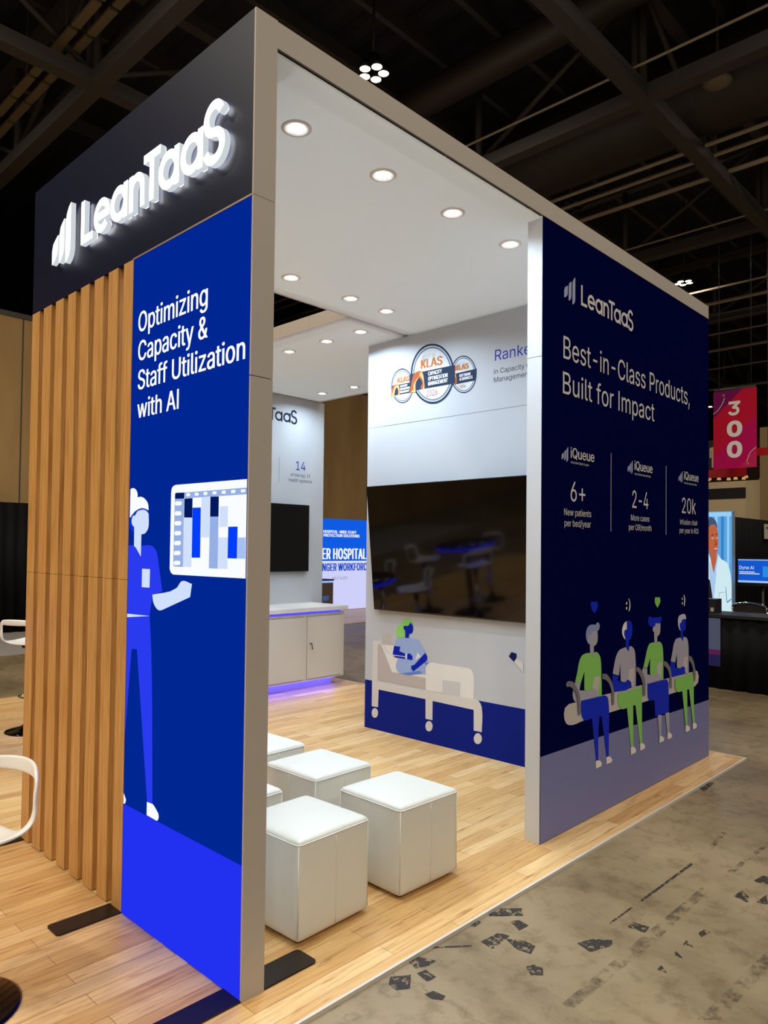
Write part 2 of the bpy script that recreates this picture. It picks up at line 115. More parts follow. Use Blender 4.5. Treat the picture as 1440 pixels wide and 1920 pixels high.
SEATED = [
('beige',[(2.277,0.685),(2.288,0.721),(2.335,0.737),(4.25,0.713),(4.321,0.71),(4.359,0.665),(4.343,0.616),(4.276,0.594),(2.523,0.612),(2.336,0.613),(2.295,0.637)]),
('grey',[(2.403,0.855),(2.473,0.842),(2.458,0.801),(2.582,0.785),(2.642,0.789),(2.696,0.77),(2.682,0.735),(2.482,0.734),(2.427,0.735),(2.396,0.748),(2.38,0.773),(2.38,0.811)]),
('green',[(2.589,1.012),(2.634,0.984),(2.64,1.012),(2.672,1.012),(2.705,0.994),(2.725,0.967),(2.735,0.91),(2.743,0.745),(2.739,0.728),(2.696,0.734),(2.642,0.789),(2.582,0.785),(2.522,0.793),(2.519,0.794),(2.518,0.909),(2.474,0.842),(2.405,0.856),(2.431,0.913),(2.455,0.976),(2.482,1.004),(2.513,1.014)]),
('beige',[(2.644,0.861),(2.724,0.857),(2.687,0.735),(2.679,0.736),(2.62,0.78)]),
('grey',[(2.612,0.783),(2.642,0.789),(2.687,0.771),(2.679,0.734),(2.53,0.734),(2.562,0.787)]),
('grey',[(2.585,1.067),(2.636,1.057),(2.637,0.982),(2.589,1.012)]),
('grey',[(2.607,1.143),(2.681,1.144),(2.685,1.118),(2.682,1.078),(2.662,1.058),(2.64,1.053),(2.588,1.064),(2.563,1.082),(2.556,1.107),(2.569,1.124),(2.604,1.127)]),
('slate',[(2.581,1.185),(2.619,1.187),(2.661,1.185),(2.671,1.193),(2.687,1.195),(2.704,1.189),(2.711,1.173),(2.707,1.157),(2.691,1.144),(2.678,1.144),(2.613,1.142),(2.607,1.127),(2.575,1.125),(2.562,1.112),(2.563,1.091),(2.588,1.067),(2.563,1.075),(2.541,1.102),(2.534,1.13),(2.54,1.154),(2.556,1.174)]),
('blue',[(2.479,0.736),(2.782,0.728),(2.817,0.713),(2.832,0.686),(2.84,0.479),(2.837,0.331),(2.806,0.333),(2.74,0.602),(2.71,0.606),(2.698,0.487),(2.699,0.334),(2.67,0.335),(2.613,0.609),(2.515,0.613),(2.486,0.641),(2.476,0.689)]),
('cream',[(2.665,0.336),(2.699,0.336),(2.733,0.321),(2.745,0.307),(2.736,0.29),(2.668,0.289)]),
('cream',[(2.806,0.333),(2.841,0.332),(2.873,0.317),(2.888,0.3),(2.873,0.287),(2.808,0.288)]),
('blue',[(2.593,1.319),(2.599,1.328),(2.615,1.33),(2.636,1.325),(2.657,1.328),(2.677,1.326),(2.685,1.306),(2.68,1.287),(2.638,1.254),(2.599,1.29)]),
('blue',[(2.888,0.845),(2.972,0.828),(2.958,0.803),(3.002,0.785),(3.065,0.777),(3.103,0.793),(3.151,0.767),(3.165,0.739),(3.132,0.726),(2.907,0.732),(2.879,0.779)]),
('grey',[(3.077,1.005),(3.121,0.975),(3.127,1.006),(3.16,1.005),(3.206,0.974),(3.22,0.929),(3.227,0.723),(3.161,0.728),(3.161,0.761),(3.109,0.789),(3.065,0.777),(3.002,0.791),(2.994,0.909),(2.976,0.831),(2.888,0.852),(2.933,0.957),(2.979,0.995),(3.035,1.003)]),
('beige',[(3.128,0.856),(3.206,0.854),(3.187,0.732),(3.163,0.735),(3.155,0.766),(3.109,0.789)]),
('cream',[(3.087,1.179),(3.053,1.168),(3.025,1.14),(3.019,1.111),(3.035,1.08),(3.063,1.058),(3.073,1.09),(3.057,1.108),(3.088,1.119)]),
('blue',[(3.091,1.179),(3.14,1.177),(3.169,1.143),(3.169,1.091),(3.146,1.054),(3.121,1.047),(3.117,0.976),(3.077,1.005),(3.069,1.06),(3.053,1.087),(3.048,1.109),(3.063,1.122),(3.092,1.123)]),
('green',[(2.962,0.714),(3.311,0.714),(3.322,0.688),(3.323,0.458),(3.329,0.328),(3.293,0.33),(3.221,0.601),(3.187,0.606),(3.188,0.445),(3.189,0.328),(3.153,0.33),(3.094,0.602),(3.009,0.608),(2.977,0.632),(2.962,0.668)]),
('cream',[(3.153,0.33),(3.193,0.329),(3.22,0.313),(3.232,0.293),(3.223,0.282),(3.154,0.282)]),
('cream',[(3.293,0.329),(3.329,0.328),(3.36,0.314),(3.375,0.293),(3.358,0.283),(3.297,0.281)]),
('cream',[(3.075,1.305),(3.091,1.306),(3.091,1.29),(3.075,1.289)]),
('cream',[(3.074,1.273),(3.091,1.274),(3.091,1.256),(3.074,1.256)]),
('cream',[(3.114,1.329),(3.133,1.306),(3.139,1.28),(3.132,1.254),(3.12,1.242),(3.112,1.244),(3.122,1.264),(3.126,1.285),(3.122,1.307),(3.108,1.325)]),
('grey',[(3.332,0.841),(3.404,0.829),(3.404,0.789),(3.499,0.774),(3.561,0.78),(3.624,0.764),(3.629,0.725),(3.404,0.723),(3.362,0.725),(3.328,0.74),(3.307,0.771),(3.324,0.82)]),
('green',[(3.521,0.999),(3.565,0.973),(3.57,1.0),(3.601,1.0),(3.633,0.989),(3.656,0.968),(3.668,0.933),(3.675,0.72),(3.629,0.723),(3.606,0.769),(3.561,0.78),(3.517,0.773),(3.464,0.778),(3.449,0.791),(3.451,0.898),(3.404,0.833),(3.34,0.843),(3.378,0.916),(3.403,0.965),(3.438,0.997),(3.472,1.002)]),
('beige',[(3.574,0.848),(3.653,0.845),(3.624,0.726),(3.597,0.729),(3.566,0.781)]),
('grey',[(3.517,0.774),(3.561,0.78),(3.606,0.769),(3.624,0.724),(3.491,0.727)]),
('grey',[(3.538,1.136),(3.619,1.134),(3.622,1.096),(3.614,1.063),(3.592,1.045),(3.569,1.042),(3.565,0.973),(3.521,0.999),(3.514,1.074),(3.494,1.083),(3.491,1.102),(3.507,1.113),(3.532,1.117)]),
('blue',[(3.42,1.18),(3.446,1.188),(3.489,1.178),(3.551,1.176),(3.592,1.174),(3.614,1.18),(3.637,1.173),(3.64,1.152),(3.623,1.134),(3.533,1.136),(3.529,1.119),(3.494,1.114),(3.472,1.114),(3.442,1.122),(3.42,1.14),(3.416,1.162)]),
('blue',[(3.409,0.722),(3.734,0.717),(3.764,0.687),(3.774,0.474),(3.534,0.478),(3.522,0.594),(3.437,0.601),(3.415,0.631)]),
('grey',[(3.577,0.479),(3.644,0.472),(3.637,0.323),(3.604,0.32)]),
('grey',[(3.707,0.474),(3.776,0.471),(3.781,0.326),(3.746,0.323)]),
('cream',[(3.606,0.324),(3.644,0.322),(3.678,0.305),(3.687,0.291),(3.678,0.279),(3.606,0.278)]),
('cream',[(3.746,0.325),(3.781,0.324),(3.816,0.306),(3.83,0.291),(3.816,0.278),(3.746,0.278)]),
('green',[(3.524,1.308),(3.533,1.319),(3.551,1.32),(3.57,1.315),(3.591,1.319),(3.609,1.314),(3.618,1.293),(3.609,1.275),(3.569,1.243),(3.529,1.278)]),
('blue',[(3.801,0.838),(3.883,0.822),(3.878,0.785),(3.927,0.774),(3.986,0.771),(4.027,0.779),(4.067,0.765),(4.079,0.747),(4.072,0.718),(3.82,0.722),(3.791,0.767)]),
('grey',[(3.986,0.997),(4.031,0.966),(4.037,0.997),(4.072,0.996),(4.113,0.977),(4.134,0.935),(4.139,0.85),(4.142,0.714),(4.077,0.717),(4.067,0.765),(4.027,0.779),(3.976,0.77),(3.915,0.781),(3.915,0.891),(3.883,0.822),(3.801,0.84),(3.829,0.899),(3.858,0.963),(3.897,0.995),(3.936,0.998)]),
('beige',[(4.042,0.843),(4.119,0.842),(4.098,0.721),(4.077,0.721),(4.067,0.765),(4.027,0.779)]),
('blue',[(4.011,1.129),(4.082,1.128),(4.077,1.064),(4.067,1.045),(4.034,1.041),(4.031,0.968),(3.986,0.997),(3.981,1.047),(3.966,1.076),(3.968,1.1),(3.996,1.111)]),
('lightgrey',[(3.936,1.145),(3.956,1.164),(3.986,1.17),(4.057,1.17),(4.082,1.156),(4.087,1.13),(4.011,1.129),(3.996,1.112),(3.971,1.107),(3.966,1.084),(3.986,1.049),(3.956,1.065),(3.936,1.098)]),
('green',[(3.879,0.702),(4.216,0.704),(4.231,0.67),(4.242,0.468),(4.263,0.314),(4.224,0.316),(4.146,0.591),(4.108,0.591),(4.113,0.457),(4.116,0.32),(4.078,0.32),(4.015,0.593),(3.923,0.6),(3.886,0.624)]),
('cream',[(4.078,0.32),(4.121,0.32),(4.154,0.302),(4.164,0.286),(4.154,0.273),(4.078,0.274)]),
('cream',[(4.218,0.317),(4.263,0.317),(4.295,0.301),(4.305,0.287),(4.289,0.27),(4.221,0.271)]),
('cream',[(4.004,1.296),(4.018,1.298),(4.018,1.281),(4.004,1.28)]),
('cream',[(4.004,1.263),(4.021,1.264),(4.019,1.246),(4.004,1.247)]),
('cream',[(4.036,1.319),(4.052,1.315),(4.067,1.286),(4.064,1.258),(4.055,1.233),(4.041,1.234),(4.048,1.263),(4.048,1.291)]),
('darkgrey',[(2.287,0.858),(2.296,0.872),(2.326,0.874),(2.372,0.862),(2.418,0.822),(2.45,0.771),(2.463,0.722),(2.464,0.66),(2.448,0.656),(2.435,0.664),(2.427,0.735),(2.411,0.784),(2.372,0.82),(2.334,0.84),(2.296,0.843)]),
('darkgrey',[(2.738,0.869),(2.799,0.859),(2.852,0.816),(2.885,0.77),(2.9,0.718),(2.9,0.656),(2.884,0.651),(2.871,0.66),(2.867,0.723),(2.844,0.776),(2.799,0.818),(2.738,0.838)]),
('darkgrey',[(3.224,0.86),(3.27,0.849),(3.321,0.813),(3.356,0.764),(3.369,0.709),(3.367,0.651),(3.349,0.647),(3.332,0.656),(3.328,0.714),(3.301,0.771),(3.25,0.821),(3.224,0.832)]),
('darkgrey',[(3.672,0.855),(3.722,0.843),(3.78,0.803),(3.81,0.748),(3.82,0.647),(3.804,0.642),(3.787,0.651),(3.78,0.723),(3.745,0.784),(3.672,0.824)]),
('darkgrey',[(4.141,0.849),(4.198,0.829),(4.25,0.768),(4.274,0.705),(4.271,0.643),(4.25,0.637),(4.234,0.647),(4.229,0.71),(4.198,0.774),(4.141,0.814)]),
]
BED = [
('pale',[(-2.477,0.802),(-2.382,0.807),(-2.361,0.783),(-2.326,0.772),(-2.198,0.784),(-2.163,0.68),(-2.161,0.544),(-2.235,0.544),(-2.412,0.452),(-2.471,0.444)]),
('mattress',[(-2.417,0.773),(-2.389,0.783),(-2.368,0.767),(-2.235,0.547),(-1.844,0.546),(-1.843,0.45),(-2.412,0.452)]),
('drip',[(-2.355,0.876),(-2.249,0.881),(-2.251,0.782),(-2.35,0.777)]),
('offwhite',[(-2.35,0.776),(-2.204,0.784),(-2.227,0.703),(-2.163,0.675),(-2.188,0.604),(-2.154,0.549),(-2.235,0.544),(-2.368,0.772)]),
('offwhite',[(-2.235,0.547),(-2.161,0.553),(-1.844,0.577),(-1.844,0.544)]),
('drip',[(-2.346,0.775),(-2.34,0.775),(-2.319,0.742),(-2.288,0.716),(-2.23,0.705),(-2.23,0.702),(-2.291,0.713),(-2.324,0.739)]),
('pale',[(-2.481,0.647),(-2.416,0.654),(-2.413,0.445),(-1.842,0.44),(-1.336,0.444),(-1.302,0.44),(-1.273,0.417),(-1.258,0.383),(-1.257,0.192),(-1.336,0.191),(-1.337,0.356),(-1.765,0.362),(-1.765,0.2),(-1.841,0.199),(-1.843,0.365),(-2.397,0.368),(-2.403,0.208),(-2.482,0.205)]),
('offwhite',[(-1.844,0.63),(-1.838,0.65),(-1.825,0.666),(-1.781,0.683),(-1.407,0.683),(-1.378,0.678),(-1.355,0.662),(-1.341,0.627),(-1.339,0.439),(-1.474,0.44),(-1.475,0.558),(-1.659,0.552),(-1.658,0.445),(-1.842,0.44)]),
('mattress2',[(-1.659,0.552),(-1.475,0.558),(-1.474,0.44),(-1.658,0.441)]),
('pale',[(-2.401,0.157),(-2.403,0.143),(-2.408,0.13),(-2.417,0.119),(-2.428,0.111),(-2.441,0.107),(-2.453,0.107),(-2.465,0.111),(-2.474,0.119),(-2.48,0.13),(-2.482,0.143),(-2.48,0.157),(-2.475,0.17),(-2.466,0.181),(-2.455,0.189),(-2.442,0.194),(-2.429,0.193),(-2.418,0.189),(-2.409,0.181),(-2.403,0.17)]),
('pale',[(-1.762,0.15),(-1.764,0.136),(-1.769,0.123),(-1.778,0.112),(-1.789,0.104),(-1.801,0.1),(-1.813,0.099),(-1.824,0.104),(-1.833,0.112),(-1.838,0.123),(-1.841,0.136),(-1.839,0.15),(-1.833,0.163),(-1.825,0.174),(-1.814,0.182),(-1.802,0.186),(-1.79,0.186),(-1.779,0.182),(-1.77,0.174),(-1.764,0.163)]),
('pale',[(-1.255,0.141),(-1.257,0.128),(-1.262,0.115),(-1.271,0.104),(-1.282,0.096),(-1.294,0.091),(-1.306,0.091),(-1.317,0.095),(-1.326,0.103),(-1.332,0.114),(-1.334,0.127),(-1.332,0.14),(-1.326,0.153),(-1.318,0.164),(-1.307,0.173),(-1.295,0.177),(-1.283,0.177),(-1.272,0.173),(-1.263,0.165),(-1.257,0.154)]),
('gown',[(-2.172,0.858),(-1.951,0.864),(-1.919,0.855),(-1.894,0.824),(-1.831,0.746),(-1.868,0.713),(-1.818,0.677),(-1.842,0.641),(-1.846,0.574),(-1.904,0.586),(-2.011,0.548),(-2.128,0.545),(-2.175,0.566),(-2.19,0.609),(-2.182,0.639),(-2.163,0.675),(-2.216,0.694),(-2.204,0.794),(-2.192,0.834)]),
('gownshade',[(-2.128,0.548),(-1.91,0.597),(-1.872,0.58),(-2.017,0.546)]),
('gownshade',[(-1.861,0.674),(-1.805,0.68),(-1.839,0.65)]),
('offwhite',[(-1.937,0.751),(-1.899,0.724),(-1.962,0.681)]),
('green',[(-2.105,1.023),(-2.069,1.03),(-2.03,1.031),(-2.004,1.016),(-1.991,0.988),(-2.023,1.002),(-2.042,0.977),(-2.068,0.97),(-2.097,0.967),(-2.104,0.95),(-2.084,0.927),(-2.083,0.864),(-2.175,0.86),(-2.189,0.898),(-2.183,0.938),(-2.16,0.965),(-2.124,0.975),(-2.118,1.002)]),
('navyblue',[(-2.023,1.002),(-1.994,0.978),(-1.99,0.945),(-2.0,0.915),(-2.019,0.905),(-2.035,0.903),(-2.038,0.866),(-2.081,0.864),(-2.082,0.927),(-2.1,0.94),(-2.101,0.96),(-2.084,0.97),(-2.055,0.969),(-2.033,0.985)]),
('navyblue',[(-2.211,0.781),(-2.136,0.781),(-2.147,0.741),(-2.078,0.726),(-2.079,0.68),(-2.189,0.68),(-2.22,0.691),(-2.227,0.713)]),
('offwhite',[(-2.227,0.701),(-2.078,0.703),(-2.078,0.697),(-2.227,0.694)]),
('white',[(-2.075,0.724),(-2.058,0.726),(-2.058,0.679),(-2.074,0.681)]),
('navyblue',[(-2.029,0.736),(-1.994,0.714),(-1.993,0.68),(-2.055,0.68),(-2.053,0.724)]),
('navyblue',[(-1.85,0.758),(-1.828,0.732),(-1.827,0.704),(-1.843,0.685),(-1.983,0.583),(-2.005,0.602),(-2.009,0.628),(-1.971,0.642)]),
('pale',[(-0.936,0.815),(-0.876,0.783),(-0.876,0.713),(-0.956,0.784)]),
('navy',[(-0.982,0.857),(-0.936,0.85),(-0.936,0.819),(-0.958,0.784),(-1.006,0.821)]),
]
NURSE = [
('white',[(-0.894,1.901),(-0.869,1.904),(-0.852,1.9),(-0.838,1.892),(-0.828,1.877),(-0.826,1.86),(-0.803,1.862),(-0.782,1.859),(-0.763,1.852),(-0.744,1.84),(-0.732,1.827),(-0.726,1.8),(-0.772,1.81),(-0.814,1.807),(-0.856,1.795),(-0.886,1.773),(-0.895,1.773)]),
('brightblue',[(-0.895,1.737),(-0.889,1.771),(-0.856,1.793),(-0.822,1.806),(-0.78,1.811),(-0.73,1.8),(-0.724,1.788),(-0.722,1.726),(-0.853,1.704),(-0.884,1.719)]),
('ice',[(-0.877,1.76),(-0.873,1.77),(-0.864,1.779),(-0.847,1.78),(-0.826,1.797),(-0.805,1.802),(-0.78,1.804),(-0.755,1.801),(-0.738,1.794),(-0.725,1.784),(-0.723,1.734),(-0.729,1.718),(-0.743,1.706),(-0.755,1.699),(-0.767,1.697),(-0.786,1.695),(-0.787,1.597),(-0.85,1.643),(-0.852,1.728),(-0.872,1.741)]),
('brightblue2',[(-0.9,1.645),(-0.85,1.644),(-0.787,1.597),(-0.784,1.645),(-0.699,1.646),(-0.683,1.642),(-0.667,1.634),(-0.652,1.622),(-0.642,1.604),(-0.597,1.453),(-0.679,1.435),(-0.686,1.404),(-0.7,1.342),(-0.9,1.34)]),
('ice',[(-0.773,1.544),(-0.704,1.544),(-0.705,1.464),(-0.773,1.463)]),
('ice',[(-0.679,1.435),(-0.484,1.472),(-0.445,1.502),(-0.367,1.494),(-0.379,1.441),(-0.598,1.374),(-0.614,1.372),(-0.629,1.373),(-0.645,1.38),(-0.662,1.393),(-0.673,1.409)]),
('ice',[(-0.9,1.338),(-0.698,1.342),(-0.9,1.322)]),
('brightblue2',[(-0.9,1.322),(-0.698,1.341),(-0.676,1.16),(-0.646,0.551),(-0.691,0.549),(-0.805,1.188),(-0.853,1.185),(-0.9,0.784),(-0.9,0.77),(-0.9,1.046)]),
('white',[(-0.692,0.548),(-0.643,0.551),(-0.625,0.543),(-0.596,0.524),(-0.591,0.51),(-0.597,0.496),(-0.607,0.49),(-0.692,0.492)]),
('white',[(-0.9,0.537),(-0.9,0.536),(-0.885,0.522),(-0.877,0.51),(-0.884,0.493),(-0.9,0.489)]),
('white',[(-0.538,1.867),(-0.534,1.884),(-0.525,1.893),(-0.504,1.899),(-0.006,1.894),(-0.006,1.529),(-0.51,1.527),(-0.529,1.535),(-0.539,1.55)]),
('navy',[(-0.507,1.86),(-0.505,1.864),(-0.496,1.866),(-0.434,1.864),(-0.435,1.839),(-0.507,1.841)]),
('sky',[(-0.434,1.864),(-0.006,1.863),(-0.006,1.838),(-0.433,1.84)]),
('sky',[(-0.507,1.841),(-0.435,1.839),(-0.435,1.56),(-0.502,1.56),(-0.51,1.564),(-0.511,1.57)]),
('navy',[(-0.433,1.839),(-0.371,1.839),(-0.371,1.76),(-0.433,1.762)]),
('ice',[(-0.433,1.762),(-0.371,1.76),(-0.371,1.561),(-0.435,1.561)]),
('vivid',[(-0.37,1.8),(-0.309,1.799),(-0.308,1.6),(-0.37,1.599)]),
('ice',[(-0.306,1.84),(-0.246,1.84),(-0.245,1.68),(-0.303,1.68)]),
('navy',[(-0.243,1.839),(-0.184,1.838),(-0.184,1.76),(-0.243,1.761)]),
('sky',[(-0.243,1.761),(-0.184,1.76),(-0.184,1.56),(-0.245,1.56)]),
('ice',[(-0.177,1.799),(-0.122,1.799),(-0.122,1.72),(-0.179,1.719)]),
('ice',[(-0.183,1.68),(-0.119,1.68),(-0.119,1.561),(-0.182,1.56)]),
('vivid',[(-0.118,1.72),(-0.057,1.72),(-0.058,1.601),(-0.119,1.601)]),
('sky2',[(-0.054,1.679),(-0.006,1.679),(-0.006,1.601),(-0.056,1.601)]),
('white',[(-0.417,1.856),(-0.412,1.86),(-0.392,1.86),(-0.388,1.856),(-0.388,1.851),(-0.392,1.847),(-0.412,1.847),(-0.416,1.851)]),
('white',[(-0.354,1.856),(-0.35,1.859),(-0.329,1.859),(-0.325,1.855),(-0.324,1.85),(-0.329,1.847),(-0.349,1.847),(-0.354,1.851)]),
('white',[(-0.29,1.855),(-0.286,1.859),(-0.266,1.859),(-0.262,1.855),(-0.262,1.85),(-0.266,1.846),(-0.286,1.847),(-0.29,1.85)]),
('white',[(-0.227,1.855),(-0.223,1.859),(-0.203,1.858),(-0.198,1.855),(-0.198,1.85),(-0.202,1.847),(-0.223,1.847),(-0.227,1.85)]),
('white',[(-0.164,1.855),(-0.16,1.858),(-0.14,1.858),(-0.136,1.855),(-0.136,1.85),(-0.14,1.846),(-0.16,1.847),(-0.164,1.85)]),
('white',[(-0.102,1.855),(-0.098,1.858),(-0.077,1.858),(-0.073,1.854),(-0.073,1.85),(-0.077,1.846),(-0.097,1.846),(-0.102,1.85)]),
('white',[(-0.039,1.854),(-0.035,1.857),(-0.015,1.857),(-0.011,1.854),(-0.011,1.849),(-0.015,1.846),(-0.035,1.846),(-0.039,1.849)]),
('white',[(-0.501,1.825),(-0.493,1.83),(-0.456,1.829),(-0.448,1.824),(-0.448,1.817),(-0.456,1.812),(-0.493,1.812),(-0.501,1.818)]),
('white',[(-0.501,1.783),(-0.494,1.789),(-0.457,1.788),(-0.449,1.783),(-0.449,1.776),(-0.456,1.771),(-0.493,1.771),(-0.501,1.776)]),
('white',[(-0.501,1.743),(-0.493,1.748),(-0.456,1.748),(-0.449,1.743),(-0.448,1.736),(-0.456,1.73),(-0.493,1.73),(-0.501,1.736)]),
('white',[(-0.501,1.701),(-0.493,1.707),(-0.456,1.707),(-0.448,1.702),(-0.448,1.695),(-0.455,1.69),(-0.492,1.689),(-0.5,1.694)]),
('white',[(-0.501,1.661),(-0.493,1.666),(-0.456,1.667),(-0.449,1.662),(-0.448,1.655),(-0.456,1.649),(-0.493,1.648),(-0.501,1.653)]),
('white',[(-0.501,1.619),(-0.494,1.625),(-0.457,1.626),(-0.449,1.621),(-0.449,1.614),(-0.456,1.609),(-0.493,1.607),(-0.501,1.612)]),
('white',[(-0.502,1.578),(-0.494,1.584),(-0.457,1.585),(-0.45,1.58),(-0.449,1.573),(-0.457,1.568),(-0.494,1.566),(-0.502,1.571)]),
]
